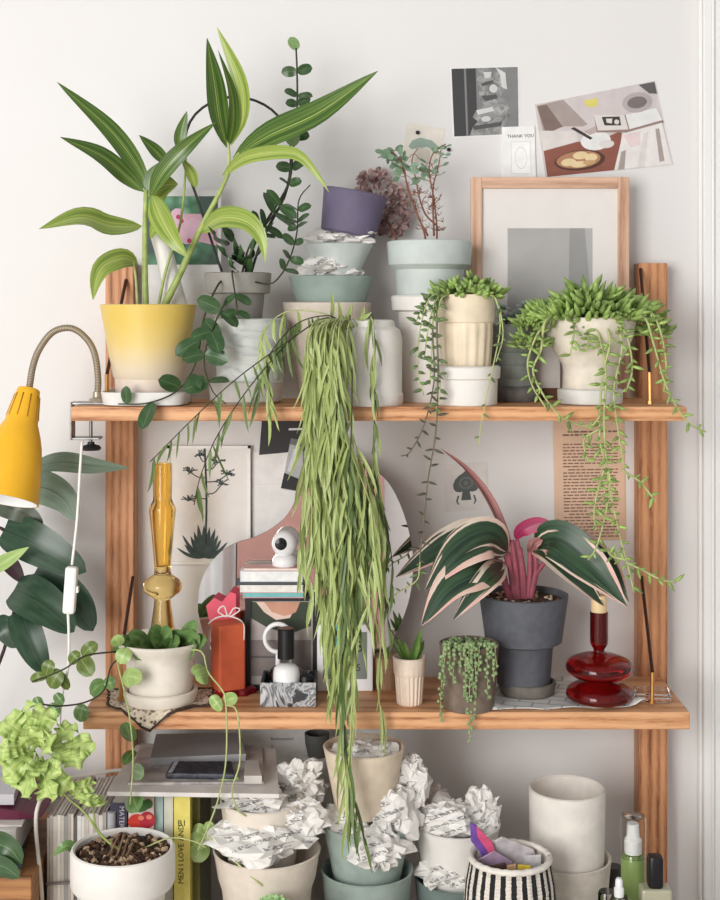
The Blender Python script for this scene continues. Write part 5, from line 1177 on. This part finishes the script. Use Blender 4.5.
# ---- white rimmed pot with stones and a leggy lime plant
Y = 1.94; q = S(Y)
lm = thing('potted_geranium', 'white rimmed pot of gravel and twigs with leggy lime ruffled leaves', 'plant', P(123, yl(0, Y), Y))
o, b_, rin, dep = pot('pot', 123, Y, [(33, yl(.0004, Y)), (34, yl(0, Y)-3), (42, 890), (43, 887), (50, 884), (52, 880), (52, 850), (51, 847)], M_WHITEPOT, base_y=yl(.0004, Y), parent=lm, inner=854, wall=4)
soil(b_, rin, dep, M_SOIL, lm)
g = G(); rnd = random.Random(3); cz = b_+Vector((0,0,dep))
for k in range(260):
    a_ = rnd.uniform(0, 2*PI); u = math.sqrt(rnd.random())*(rin-.004); s_ = rnd.uniform(.002,.0052)
    M_ = Matrix.Rotation(rnd.uniform(0,3), 3, 'Z')@Matrix.Rotation(rnd.uniform(0,3), 3, 'X')
    g2 = G(); g2.ball((0,0,0), (s_*1.3, s_, s_*.7), 0, 6, 4)
    g.add([cz+Vector((u*math.cos(a_), u*math.sin(a_), rnd.uniform(0,.005)))+M_@v_ for v_ in g2.v], g2.f, None, rnd.randrange(3))
put('gravel', g, [plain((92,66,50), .7, .25, 120), plain((176,150,122), .7, .2, 120), plain((60,42,32), .8, .2, 120)], lm, kind='stuff', smooth=50)
M_BARK = plain((112,88,66), .8, .25, 90)
for k, (x0, y0, x1, y1) in enumerate(((104,862,118,836),(112,866,124,834),(118,866,128,838),(110,860,112,840),(122,862,133,842),(100,870,124,868))):
    g = G(); g.tube(PP([(x0,y0,Y-.02),((x0+x1)/2+1,(y0+y1)/2,Y-.02),(x1,y1,Y-.015)]), 1.6*q, 6, 0, 8, 1.0*q); put('twig', g, M_BARK, lm, smooth=180)
g = G(); g.tube(PP([(120,850,Y-.01),(104,838,Y-.01),(84,812,Y-.01),(66,796,Y-.01),(46,770,Y-.01),(34,750,Y-.01)]), 1.3*q, 6, 0, 30, .8*q); put('stem', g, M_STEMG, lm, smooth=180)
g = G(); g.tube(PP([(118,850,Y+.01),(98,832,Y+.01),(92,806,Y+.01),(80,790,Y)]), 1.1*q, 6, 0, 20, .7*q); put('stem', g, M_STEMG, lm, smooth=180)
g = G(); g.tube(PP([(140,850,Y+.02),(170,838,Y),(196,842,Y-.01),(206,848,Y-.01)]), .8*q, 6, 0, 20, .6*q); put('stem', g, M_STEMP, lm, smooth=180)
L_LIME = leafmat('lime_leaf', (142,172,84), (214,224,152), (200,214,140), None, .8, .42, 8, 2, .03, .5)
rnd = random.Random(12)
class GR(G):
    pass
for k, (x0,y0,x1,y1,w,dy) in enumerate(((34,742,6,716,17,-.03),(36,738,24,706,15,-.02),(38,740,50,708,15,-.03),(30,748,0,744,16,-.04),(34,752,4,776,17,-.05),(48,752,74,724,13,-.02),(52,756,94,742,13,-.03),(52,760,88,756,11,-.04),(40,758,22,796,15,-.06),(44,762,52,800,14,-.06),(50,764,72,790,11,-.05),(40,748,30,728,13,-.07),(44,752,56,734,12,-.07),(46,760,32,776,12,-.08),(48,764,62,772,10,-.08),(66,788,94,784,8,-.02),(70,792,96,800,7,-.02),(84,806,104,800,5,0))):
    g = GR(); pz = rnd.uniform(0, 6); g.ph = (lambda v=pz: v)
    a, b = P(x0,y0,Y-.02), P(x1,y1,Y+dy)
    g.leaf([a, a.lerp(b, .35)+Vector((0,-.012,.004)), a.lerp(b, .7)+Vector((0,-.016,.004)), b], w*q, rnd.uniform(-.5,.5), .1, 'fan', 40, 12, ruffle=4.4*q, rf=rnd.uniform(3.5,6))
    put('leaf', g, L_LIME, lm, smooth=180)
for (x0,y0,x1,y1,w) in ((70,856,58,846,5),(72,852,84,838,6),(126,806,128,798,6),(128,804,148,812,10)):
    pass
g = G(); g.leaf(PP([(78,850,Y+.02),(66,846,Y+.0),(52,856,Y)], Y), 6*q, .3, .2, 'lance', 8, 4); put('leaf', g, L_PEP, lm, smooth=180, label='small dark green leaf left of the pot')
# ---- magazines in a wire rack
Y = 2.02; q = S(Y)
rk = thing('magazine_rack', 'white wire rack standing beside the row of magazines', 'rack', P(50, yl(0, Y), Y))
M_WIRE = plain((222,216,206), .4, .03, 30)
g = G(); xa = P(38, 0, Y).x; z0 = .004
g.tube(crv([Vector((P(44,0,Y).x, Y-.01, z0)), P(42,900,Y-.01), P(36,830,Y-.01), P(38,806,Y), P(46,795,Y+.03), P(70,779,2.16), P(110,771,2.21), P(128,770,2.225)], 50), .0030, 8); put('wire', g, M_WIRE, rk, smooth=180)
g = G(); g.tube([P(46,884,Y-.002), P(78,882,Y-.002)], .0022, 8); put('wire', g, plain((110,104,98), .4, .1, 30), rk, smooth=180, label='grey cross wire')
def mag(x, w, Yf, d, ytop, rise, cols, label, group, tilt=0, name='magazine', cat='magazine'):
    """upright booklet: spine towards the room; top slopes away"""
    q = S(Yf); a = P(x, ytop, Yf); b = P(x+w, ytop, Yf); c = Vector(((a.x+b.x)/2, Yf, 0.0006))
    t = thing(name, label, cat, c, group); zt = a.z
    g = G(); e = .0006
    g.box((a.x, Yf, c.z), (b.x, Yf+.0015, zt)); g.box((a.x, Yf+.0015, c.z), (a.x+e, Yf+d, zt)); g.box((b.x-e, Yf+.0015, c.z), (b.x, Yf+d, zt)); put('cover', g, plain(cols, .5, .05, 40), t, smooth=0)
    g = G(); g.box((a.x+e, Yf+.0015, c.z+.001), (b.x-e, Yf+d-.001, zt-.0015)); put('pages', g, plain((204,198,192), .8, .08, 200), t, smooth=0)
    return t
rnd = random.Random(14); x = 47.0; k = 0
names = ['white', 'grey', 'pale beige', 'dark grey', 'off-white', 'warm grey']
cl = [(206,202,196), (150,146,142), (196,186,172), (96,92,90), (214,208,200), (170,162,154)]
while x < 106:
    w = rnd.uniform(2.6, 5.0); i = rnd.randrange(6); k += 1
    mag(x, w-.25, 2.03, .17, 816+rnd.uniform(-1.5, 3.5)-(x-47)*.05, 0, vary(cl[i], rnd.uniform(.94, 1.06)), 'thin magazine in the upright row between wire rack and navy book', 'magazines in the upright row')
    x += w
def bookup(x, w, Yf, d, ytop, col, label, pages=(214,208,198), spine=None):
    t = mag(x, w, Yf, d, ytop, 0, col, label, None, name='book', cat='book'); return t
nb = bookup(110, 17, 2.035, .16, 803, (66,62,78), 'thick dark navy book with white lettering beside the magazines')
g = G(); g.text('MATERIAL', P(119.5, 822, 2.0345), (0,0,-1), (1,0,0), .0105); put('lettering', g, plain((200,198,206), .6, .03, 40), nb, smooth=0)
g = G(); q = S(2.035); g.tube([P(111.5,812,2.033), P(111.5,850,2.033)], .0065, 10); put('rounded_hinge', g, plain((176,176,180), .5, .05, 40), nb, smooth=60, label='pale grey rounded edge')
tb = bookup(128.5, 25, 2.03, .16, 793, (226,204,196), 'pale pink book with red tomatoes and a green leaf on its spine')
g = G(); Yq = 2.0296
for i, (pts, mi) in enumerate(((ell(137, 822, 9, 8, 18), 0), (ell(147, 820, 8, 8.5, 18), 1), (ell(141,818,3,2.5,10), 2), (ell(149,817,3,2.5,10), 2), (ell(139, 806, 10, 6.5, 14), 3), (ell(148,804,5,5,12), 3))): g.add(PP(pts, Yq-.0001*i), [tuple(range(len(pts)))], None, mi)
put('cover_print', g, [plain((206,66,52), .4, .06, 60), plain((186,52,70), .4, .06, 60), plain((236,140,112), .4, .05, 60), plain((74,118,64), .5, .1, 60)], tb, smooth=0)
bookup(155, 8, 2.04, .16, 795, (172,196,194), 'slim pale teal book right of the tomato book')
bookup(164, 9, 2.035, .16, 792, (208,208,198), 'off-white book between the pale teal book and the yellow one')
yb = bookup(174, 16, 2.02, .16, 793, (222,208,110), 'yellow book with black spine lettering')
g = G(); g.text('MEN I LOVE AND', P(183.5, 884, 2.0194), (0,0,1), (-1,0,0), .0115, align='LEFT'); g.text('B1', P(182, 826, 2.0194), (1,0,0), (0,0,1), .0125); put('lettering', g, plain((52,48,30), .6, .05, 40), yb, smooth=0)
g = G(); a = P(173.6, 893, 2.016); 
bookup(191, 9, 2.05, .15, 796, (96,92,40), 'dark olive book right of the yellow book')
# ---- magazines and pouch lying on top of the books
zt = P(0, 792, 2.02).z+.0012
def flat(pts, h, cols, label, z, name='magazine', cat='magazine', group=None, mi=None):
    g = G(); v0 = [Vector((P(x,0,Y_).x, Y_, z)) for x, Y_ in pts]
    g.prism(v0, (0,0,h)); c = sum(v0, Vector())/len(v0)
    return put(name, g, plain(cols, .45, .05, 20), base=c, smooth=0, label=label, cat=cat, group=group, bevel=.0006), z+h
M_, z_ = flat([(107,2.0),(279,1.99),(276,2.2),(136,2.215)], .0065, (216,211,206), 'white magazine lying across the tops of the upright books', zt)
n = N('photo_cover'); v = n.coord('Object'); n.set(n.ramp(n.noise(v, 16, 3, .5, 1), [(.3, (120,116,116)), (.5, (188,180,176)), (.7, (222,214,208))]), .35)
o, z2 = flat([(128,2.025),(264,2.03),(262,2.2),(140,2.21)], .004, (190,186,184), 'grey photo magazine on top of the white magazine', z_+.0003); o.data.materials[0] = n.m
o, z3 = flat([(150,2.10),(246,2.12),(240,2.225),(156,2.22)], .012, (150,150,152), 'grey folder lying at the back of the magazine pile', z2+.0003, 'folder', 'folder')
pch = thing('pouch', 'flat black patterned pouch lying on the magazine pile', 'pouch', Vector((P(200,0,2.06).x, 2.06, z2+.0003)))
a = Vector((P(166,0,2.045).x, 2.045, z2+.0004)); 
g = G(); pts = [Vector((P(165,0,2.04).x, 2.04, z2+.0005)), Vector((P(235,0,2.035).x, 2.035, z2+.0005)), Vector((P(232,0,2.097).x, 2.097, z2+.0005)), Vector((P(172,0,2.095).x, 2.095, z2+.0005))]
g.prism(pts, (0,0,.009)); n = N('black_pattern'); v = n.coord('Object', (1,1,1)); n.set(n.ramp(n.noise(v, 60, 3, .5, 2), [(.45, (36,38,46)), (.62, (64,68,80))]), .5); put('body', g, n.m, pch, smooth=0, bevel=.003)
g = G(); up = Vector((0,0,.0002)); tp_ = [p+Vector((0,0,.0097)) for p in pts]; g.add([tp_[0].lerp(tp_[1],.04), tp_[0].lerp(tp_[1],.10), tp_[3].lerp(tp_[2],.12), tp_[3].lerp(tp_[2],.05)], [(0,1,2,3)]); put('label_strip', g, plain((176,180,190), .5, .1, 80), pch, smooth=0)
zz = z2+.0003
o, z4 = flat([(244,2.02),(262,2.02),(258,2.09),(246,2.09)], .012, (196,190,182), 'small beige box at the right of the magazine pile', zz, 'box', 'box')
# ---- far left: wooden box with books
wb = thing('wooden_crate', 'plain wooden box under the books at the lower left corner', 'crate', Vector((P(-20,0,2.0).x, 2.05, 0)))
a = P(-95, 884, 1.93); b = P(40, 868, 1.93); zt_ = P(0, 872, 1.98).z
g = G(); g.box((a.x, 1.96, .0003), (-.477, 2.215, zt_)); put('body', g, wood('box_wood', 0, (176,126,82), (160,110,70), (124,80,48), 1.5), wb, smooth=0, bevel=.002)
z_ = zt_+.0004
o, z_ = flat([(-90,1.965),(20,1.965),(30,2.16),(-80,2.16)], .005, (206,168,164), 'thin dusty pink book at the bottom of the pile on the wooden box', z_, 'book', 'book')
o, z_ = flat([(-90,1.975),(22,1.975),(32,2.17),(-80,2.17)], .010, (34,52,46), 'dark green book in the pile on the wooden box', z_+.0003, 'book', 'book')
o, z_ = flat([(-90,1.99),(16,1.99),(43,2.2),(-80,2.2)], .042, (206,200,194), 'thick white book in the pile on the wooden box', z_+.0003, 'book', 'book')
o, z_ = flat([(-90,2.0),(22,2.0),(44,2.18),(-80,2.2)], .003, (210,204,198), 'white sheet below the maroon book', z_+.0003, 'paper', 'paper')
g = G(); vs = [Vector((P(-80,0,2.02).x, 2.02, z_+.0003)), Vector((P(20,0,2.02).x, 2.02, z_+.0003)), Vector((P(40,0,2.02).x, 2.03, z_+.0003)), Vector((P(18,0,2.02).x, 2.02, z_+.013)), Vector((P(-6,0,2.02).x, 2.02, z_+.017)), Vector((P(-80,0,2.02).x, 2.02, z_+.014))]
g.prism(vs, (0,.15,0)); put('book', g, plain((96,32,56), .5, .06, 30), base=vs[0], smooth=0, label='soft maroon book on top of the pile at the left edge', cat='book')
o, z_ = flat([(-80,2.03),(14,2.03),(24,2.15),(-70,2.16)], .016, (186,184,188), 'grey paper bundle above the maroon book', z_+.0185, 'paper', 'paper')
g = G(); c = P(8, 852, 1.94)
fl = [(-30,846),(-8,838),(10,842),(20,856),(18,870),(-4,874),(-30,872)]
dl = thing('potted_dark_plant', 'dark green broad leaves poking in at the lower left edge', 'plant', P(-60, yl(0, 1.88), 1.88))
g = G(); g.lathe(P(-60, yl(.0004, 1.88), 1.88), [(0,0),(.045,0),(.06,.12),(.055,.12),(.05,.1),(0,.1)], 32); put('pot', g, M_WHITEPOT, dl, smooth=32)
for pts, w in (([(-40,870,1.93),(-12,846,1.93),(8,848,1.92),(22,864,1.92)], 13), ([(-40,876,1.92),(-10,866,1.91),(6,868,1.91),(20,878,1.91)], 10)):
    g = G(); g.leaf(PP(pts), w*q, .2, .1, 'oval', 14, 6); put('leaf', g, L_HOYA, dl, smooth=180)
g = G(); g.tube(crv([P(-60, yl(.1, 1.88), 1.88), P(-56,900,1.89), P(-40,872,1.93)], 12), .002, 6); put('stem', g, M_STEMD, dl, smooth=180)
# ---- big beige pot, nested cream pot and paper
Y = 2.03; q = S(Y)
b_, r_, d_ = fpot(267, Y, [(36, 0), (37, yl(0,Y)-4), (43, 905), (45, 886), (47, 880), (49, 874), (52, 855), (54, 848)], plain((222,210,196), .65, .04, 40), 'large beige pot with flared rim, filled with crumpled newspaper', inner=940)
b_, r_, d_ = fpot(262, Y+.012, [(26, 0), (28, 900), (41, 803), (42, 799)], M_CREAM, 'cream pot nested inside the large beige pot among newspaper', by=938, inner=815)
L0 = 'crumpled printed newspaper '
news(258, 838, Y-.03, 46, 20, 11, L0+'filling the front of the large beige pot', .32)
news(298, 822, Y-.01, 26, 22, 12, L0+'swelling over the right rim of the large beige pot', .36)
news(240, 832, Y-.03, 22, 12, 13, L0+'at the left inside rim of the large beige pot', .36)
news(254, 800, Y, 34, 13, 14, L0+'filling the cream pot nested in the beige one', .4)
news(302, 784, Y+.06, 26, 22, 15, L0+'heaped between the beige pot and the green pots', .4)
# ---- centre tower of nested pots
Y = 2.06; q = S(Y)
MS2 = plain((154,168,160), .6, .05, 40)
fpot(367, Y, [(34, 0), (35, yl(0,Y)-4), (45, 872), (46.5, 868)], MS2, 'sage green pot at the bottom of the nested tower in the middle', inner=890)
fpot(367, Y+.001, [(30, 0), (32, 884), (43.5, 826), (44.5, 822)], MS2, 'second sage green pot, nested above the bottom one in the middle', by=900, inner=842)
news(378, 846, Y-.05, 31, 21, 21, L0+'between the two sage green pots', .34)
news(352, 822, Y-.004, 32, 17, 22, L0+'at the left above the upper sage green pot', .34)
news(392, 812, Y-.014, 26, 26, 23, L0+'at the right above the upper sage green pot', .4)
news(410, 782, Y+.012, 20, 24, 24, L0+'twisted and sticking up right of the topmost beige pot', .42)
fpot(364, Y, [(27, 0), (29, 806), (39.5, 752), (41, 746)], plain((220,204,182), .6, .04, 40), 'topmost beige pot of the middle tower, under the hanging strands', by=812, inner=764)
news(364, 752, Y, 30, 11, 25, L0+'inside the topmost beige pot of the middle tower', .36)
cupb = P(316, 0, 2.2)
turned('cup', 'small dark grey cup on the newspaper heap against the white poster', 'cup', 317, 2.225, [(0,756),(9,756),(12,742),(12.5,733),(11,733),(10.5,741),(0,742)], plain((88,88,84), .6, .06, 50), 756)
turned('pedestal', 'pale slim pedestal under the small dark cup', 'stand', 317, 2.225, [(0, yl(.0004,2.225)), (14, yl(.0004,2.225)), (14, 757), (13, 756.3), (0, 756.3)], M_GREYCARD, yl(.0004, 2.225))
# ---- right tower: white bowl over teal-grey pot
Y = 2.09; q = S(Y)
fpot(457, Y, [(32, 0), (33, yl(0,Y)-4), (42, 880), (43, 876)], plain((112,126,122), .6, .05, 40), 'dark grey-green pot with newspaper, right of the middle tower', inner=898)
fpot(457, Y, [(30, 0), (32, 882), (42, 828), (43.5, 823)], M_WHITEPOT, 'white bowl with newspaper nested over the dark grey-green pot', by=892, inner=840)
news(448, 870, Y-.022, 30, 17, 31, L0+'hanging over the front of the dark grey-green pot', .36)
news(446, 818, Y-.012, 32, 18, 32, L0+'at the left in the white bowl', .34)
news(480, 812, Y+.006, 20, 22, 33, L0+'standing up at the right in the white bowl', .4)
news(424, 800, Y+.05, 20, 16, 34, L0+'behind, between the middle tower and the white bowl', .4)
# ---- striped basket with packets
Y = 1.95; q = S(Y); by = yl(.0004, Y); b0 = P(510, by, Y)
bk = thing('striped_basket', 'woven white basket with black vertical stripes, full of small packets', 'basket', b0)
n = N('striped_weave'); uvn = n.coord('UV', (1,1,1)); sp2 = n.n('ShaderNodeSeparateXYZ'); n.l(uvn, sp2.inputs[0])
wig = n.math('MULTIPLY_ADD', n.noise(n.coord('UV', (40, 26, 1)), 1.2, 1), .006, sp2.outputs[0])
f_ = n.math('FRACT', n.math('MULTIPLY', wig, 25)); st_ = n.math('MULTIPLY', n.math('GREATER_THAN', f_, .50), n.math('LESS_THAN', sp2.outputs[1], .955))
n.set(n.mix(st_, (230,222,210), (34,32,34)), .9)
w2 = n.n('ShaderNodeTexWave', wave_type='BANDS', bands_direction='Y'); w2.inputs['Scale'].default_value = 9; n.l(n.coord('UV', (1,1,1)), w2.inputs['Vector']); n.bump(w2.outputs['Fac'], .6, .003)
pr = [(30, by), (38, by-20), (44, by-50), (45.5, 900), (44, 880), (41, 864), (40, 858)]
ins = [(38, 858.5), (37.5, 866), (38, 880)]
vs = []; fs = []; uvs = []; nn = 160
for j, (r, y) in enumerate(pr):
    for i in range(nn+1):
        a_ = 2*PI*i/nn; k_ = 1+.012*math.sin(40*a_)
        vs.append(b0+Vector((r*q*k_*math.cos(a_), r*q*k_*math.sin(a_), (by-y)*q))); uvs.append((i/nn, j/(len(pr)-1)))
for j in range(len(pr)-1):
    for i in range(nn): a_ = j*(nn+1)+i; fs.append((a_, a_+1, a_+nn+2, a_+nn+1))
g = G(); g.add(vs, fs, uvs); put('weave', g, n.m, bk, smooth=60)
g = G(); g.lathe(b0, [(40*q, (by-858)*q)]+[(r*q, (by-y)*q) for r, y in ins]+[(38*q, .01), (0, .008)], 60, cap=False); put('lining', g, plain((206,196,184), .9, .06, 50), bk, smooth=60)
g = G(); cz = P(510, 857, Y); g.tube([cz+Vector((39.3*q*math.cos(2*PI*i/60), 39.3*q*math.sin(2*PI*i/60), .0006*math.sin(2*PI*i/60*24))) for i in range(61)], 3.2*q, 8); put('braided_rim', g, plain((232,226,216), .9, .05, 80, bump=.5), bk, smooth=180, label='plain white braided rim')
pk = P(510, 885, Y)
def packet(pts, Yp, d, col, label, trans=0, rough=.35):
    g = G(); c = PP(pts, Yp)
    g.prism(c, (0, d, 0)); return put('packet', g, plain(col, rough, .12, 60, trans=trans), base=sum(c, Vector())/len(c), smooth=0, bevel=.001, label=label, cat='packet', group=None)
packet([(474,874),(478,850),(502,837),(534,850),(540,874)], 1.972, .004, (214,208,210), 'clear plastic bag at the back of the striped basket', .35, .15)
packet([(479,884),(474,862),(494,851),(512,862),(510,884)], 1.950, .003, (176,150,176), 'lilac plastic packet at the left in the striped basket', .2, .2)
packet([(484,884),(482,868),(506,863),(508,884)], 1.928, .004, (74,58,50), 'dark brown packet at the front left of the striped basket')
packet([(508,886),(507,866),(516,864),(517,886)], 1.922, .004, (186,150,112), 'tan packet between the dark brown and yellow packets')
packet([(517,884),(518,865),(531,866),(532,884)], 1.924, .004, (216,190,64), 'yellow packet at the front of the striped basket')
packet([(526,880),(524,856),(541,855),(542,880)], 1.955, .003, (206,204,206), 'silver foil packet at the right in the striped basket', 0, .25)
pen = thing('wrapped_sachet', 'purple and pink sachet sticking out left of the striped basket', 'packet', P(488, 870, 1.965))
g = G(); g.prism(PP([(470,823),(477,826),(479,838),(488,848),(492,868),(486,868),(480,852),(471,841)], 1.968), (0,.004,0)); put('purple_side', g, plain((112,78,160), .4, .08, 60), pen, smooth=0)
g = G(); g.prism(PP([(476,826),(492,842),(498,860),(492,864),(487,850),(478,838)], 1.964), (0,.003,0)); put('pink_side', g, plain((206,84,122), .4, .08, 60), pen, smooth=0)
# ---- white pair
Y = 2.09; q = S(Y)
fpot(565, Y, [(34, 0), (36, yl(0,Y)-4), (45, 862), (45.8, 856)], M_STONEPOT, 'large off-white pot behind the striped basket holding a white cylinder pot', inner=880)
fpot(567, Y-.006, [(35, 0), (36.5, 868), (38, 792), (38, 788)], plain((232,226,217), .6, .03, 40), 'white cylinder pot standing inside the large off-white pot', by=881, inner=815, wall=3.6)
# ---- bottles on the right
Y = 2.02; q = S(Y); by = yl(.0004, Y)
sb_ = thing('spray_bottle', 'clear spray bottle with green liquid and white nozzle under a clear cap', 'bottle', P(633, by, Y))
b0 = P(633, by, Y); M_GRL = glass('green_liquid', (150,186,92), .02, 1.33)
g = G(); g.lathe(b0, [(0,0),(11*q,0),(12*q,.002),(12*q,(by-862)*q),(11.5*q,(by-856)*q),(10*q,(by-853)*q),(0,(by-853)*q)], 36); put('body', g, plain((124,146,84), .12, .05, 20, spec=.6), sb_, smooth=40)
g = G(); g.lathe(b0, [(0,(by-852.6)*q),(8.6*q,(by-852.6)*q),(8.6*q,(by-839)*q),(6.6*q,(by-837)*q),(5.8*q,(by-823)*q),(0,(by-823)*q)], 30); put('nozzle', g, M_GLW, sb_, smooth=40)
g = G(); g.lathe(b0, [(12.6*q,(by-856)*q),(13*q,(by-820)*q),(12*q,(by-815.5)*q),(0,(by-815)*q)], 36); o = put('cap', g, glass('clear_plastic', (246,246,244), .06, 1.12), sb_, smooth=50); sm = o.modifiers.new('thickness', 'SOLIDIFY'); sm.thickness = .0008
Y = 1.99; q = S(Y); by = yl(.0004, Y); b0 = P(655, by, Y)
pb2 = thing('perfume_bottle', 'square clear perfume bottle with rounded black cap by the right post', 'bottle', b0)
g = G(); g.box((b0.x-15*q, b0.y-.016, b0.z), (b0.x+15*q, b0.y+.016, P(0,886,Y).z)); put('body', g, plain((206,204,178), .08, .03, 20, trans=.35), pb2, smooth=0, bevel=.004)
g = G(); g.lathe(b0, [(0,(by-886)*q),(6.8*q,(by-886)*q),(7.6*q,(by-884)*q),(7.6*q,(by-858)*q),(6.6*q,(by-855.5)*q),(0,(by-855)*q)], 28, sq=4); put('cap', g, plain((28,28,30), .35, .05, 40), pb2, smooth=40)
Y = 1.96; q = S(Y); by = yl(.0004, Y); b0 = P(619, by, Y)
db = thing('dropper_bottle', 'small clear dropper bottle with white cap below the spray bottle', 'bottle', b0)
g = G(); g.lathe(b0, [(0,0),(11*q,0),(11*q,(by-902)*q),(8*q,(by-896)*q),(0,(by-896)*q)], 30); put('body', g, M_CLR, db, smooth=40)
g = G(); g.lathe(b0, [(0,(by-896)*q),(5*q,(by-896)*q),(5*q,(by-888)*q),(3.8*q,(by-887)*q),(3.6*q,(by-880)*q),(2.4*q,(by-878)*q),(0,(by-878)*q)], 24); put('cap', g, M_GLW, db, smooth=40)
turned('candle_jar', 'small dark glass jar between off-white pot and spray bottle', 'jar', 614, 2.12, [(0,yl(.0004,2.12)),(9,yl(.0004,2.12)),(9,868),(8,866),(0,866)], plain((50,46,44), .3, .1, 40), yl(.0004, 2.12))
turned('glass_pot', 'small clear lidded glass at the bottom edge left of the dropper bottle', 'jar', 607, 1.97, [(0,yl(.0004,1.97)),(9,yl(.0004,1.97)),(9,893),(8,891),(0,891)], M_CLR, yl(.0004, 1.97))
# ---- succulents at the bottom edge
Y = 1.93; q = S(Y)
for cx, cy, R, m, lab, nm in ((273, 896, 19, plain((176,212,150), .5, .14, 80), 'pale green rosette succulent in front of the large beige pot', 'a'), (311, 896, 13, plain((190,138,118), .5, .14, 80), 'pinkish curled succulent right of the pale green rosette', 'b')):
    base = P(cx, yl(.0004, Y), Y); su = thing('potted_rosette', lab, 'plant', base)
    g = G(); g.lathe(base, [(0,0),(14*q,0),(18*q,(yl(0,Y)-920)*q),(16*q,(yl(0,Y)-920)*q),(15*q,(yl(0,Y)-925)*q),(0,(yl(0,Y)-925)*q)], 28); put('pot', g, M_STONEPOT, su, smooth=32)
    g = G(); c = P(cx, cy+18, Y)
    for ringi in range(4):
        for k in range(9):
            a_ = 2*PI*(k+ringi*.5)/9; el = .15+.36*ringi; d = Vector((math.cos(a_)*math.cos(el), math.sin(a_)*math.cos(el), math.sin(el))); L = R*(1.15-.1*ringi)*q
            g.leaf([c, c+d*L*.5+Vector((0,0,-.1*L)), c+d*L+Vector((0,0,.12*L))], L*.28, 0, .35, 'oval', 7, 4, up=Vector((0,-.3,1)))
    put('rosette', g, m, su, smooth=180)
    g = G(); g.tube([c+Vector((0,0,.002)), P(cx, 926, Y)], .004, 8); put('stem', g, M_STEMG, su, smooth=180)
WORLD, KEY, FILL, BACK, EXPO = 0.46, 6, 104, 50, -0.08
# ================================================================ CAMERA, LIGHT
cam = bpy.data.cameras.new('camera'); co = bpy.data.objects.new('camera', cam); COL.objects.link(co)
cam.sensor_fit = 'VERTICAL'; cam.sensor_height = 24; cam.lens = 24*F/900; cam.shift_y = -(450-HZ)/900.0
cam.clip_start = .05; co.location = (0, 0, H); co.rotation_euler = (PI/2, 0, 0); SC.camera = co
w = bpy.data.worlds.new('world'); SC.world = w; w.use_nodes = True
bg = w.node_tree.nodes['Background']; bg.inputs[0].default_value = (.97, .985, 1.0, 1); bg.inputs[1].default_value = WORLD
def area(name, loc, to, sx, sy, e, col=(1,1,1)):
    l = bpy.data.lights.new(name, 'AREA'); l.shape = 'RECTANGLE'; l.size = sx; l.size_y = sy; l.energy = e; l.color = col
    o = bpy.data.objects.new(name, l); COL.objects.link(o); o.location = loc
    o.rotation_euler = (Vector(to)-Vector(loc)).to_track_quat('-Z', 'Y').to_euler()
area('window_light', (-2.0, .1, 1.6), (.1, 2.2, .85), 1.3, 1.5, KEY, (1, .995, .985))
area('front_fill_light', (-1.6, -1.2, 1.2), (.2, 2.2, .5), 1.5, 1.9, FILL, (1, .99, .98))  # added fill from behind the camera, brightens the wall below the shelves
area('mirror_room_fill', (.2, -.6, 2.65), (.2, -2.6, .9), 1.6, .8, BACK, (1, .99, .98))  # added unseen fill, brightens the room that the mirror shows
vs_ = SC.view_settings; vs_.view_transform = 'Standard'; vs_.look = 'None'; vs_.exposure = EXPO; vs_.gamma = 1; vs_.use_curve_mapping = False
SC.display_settings.display_device = 'sRGB'
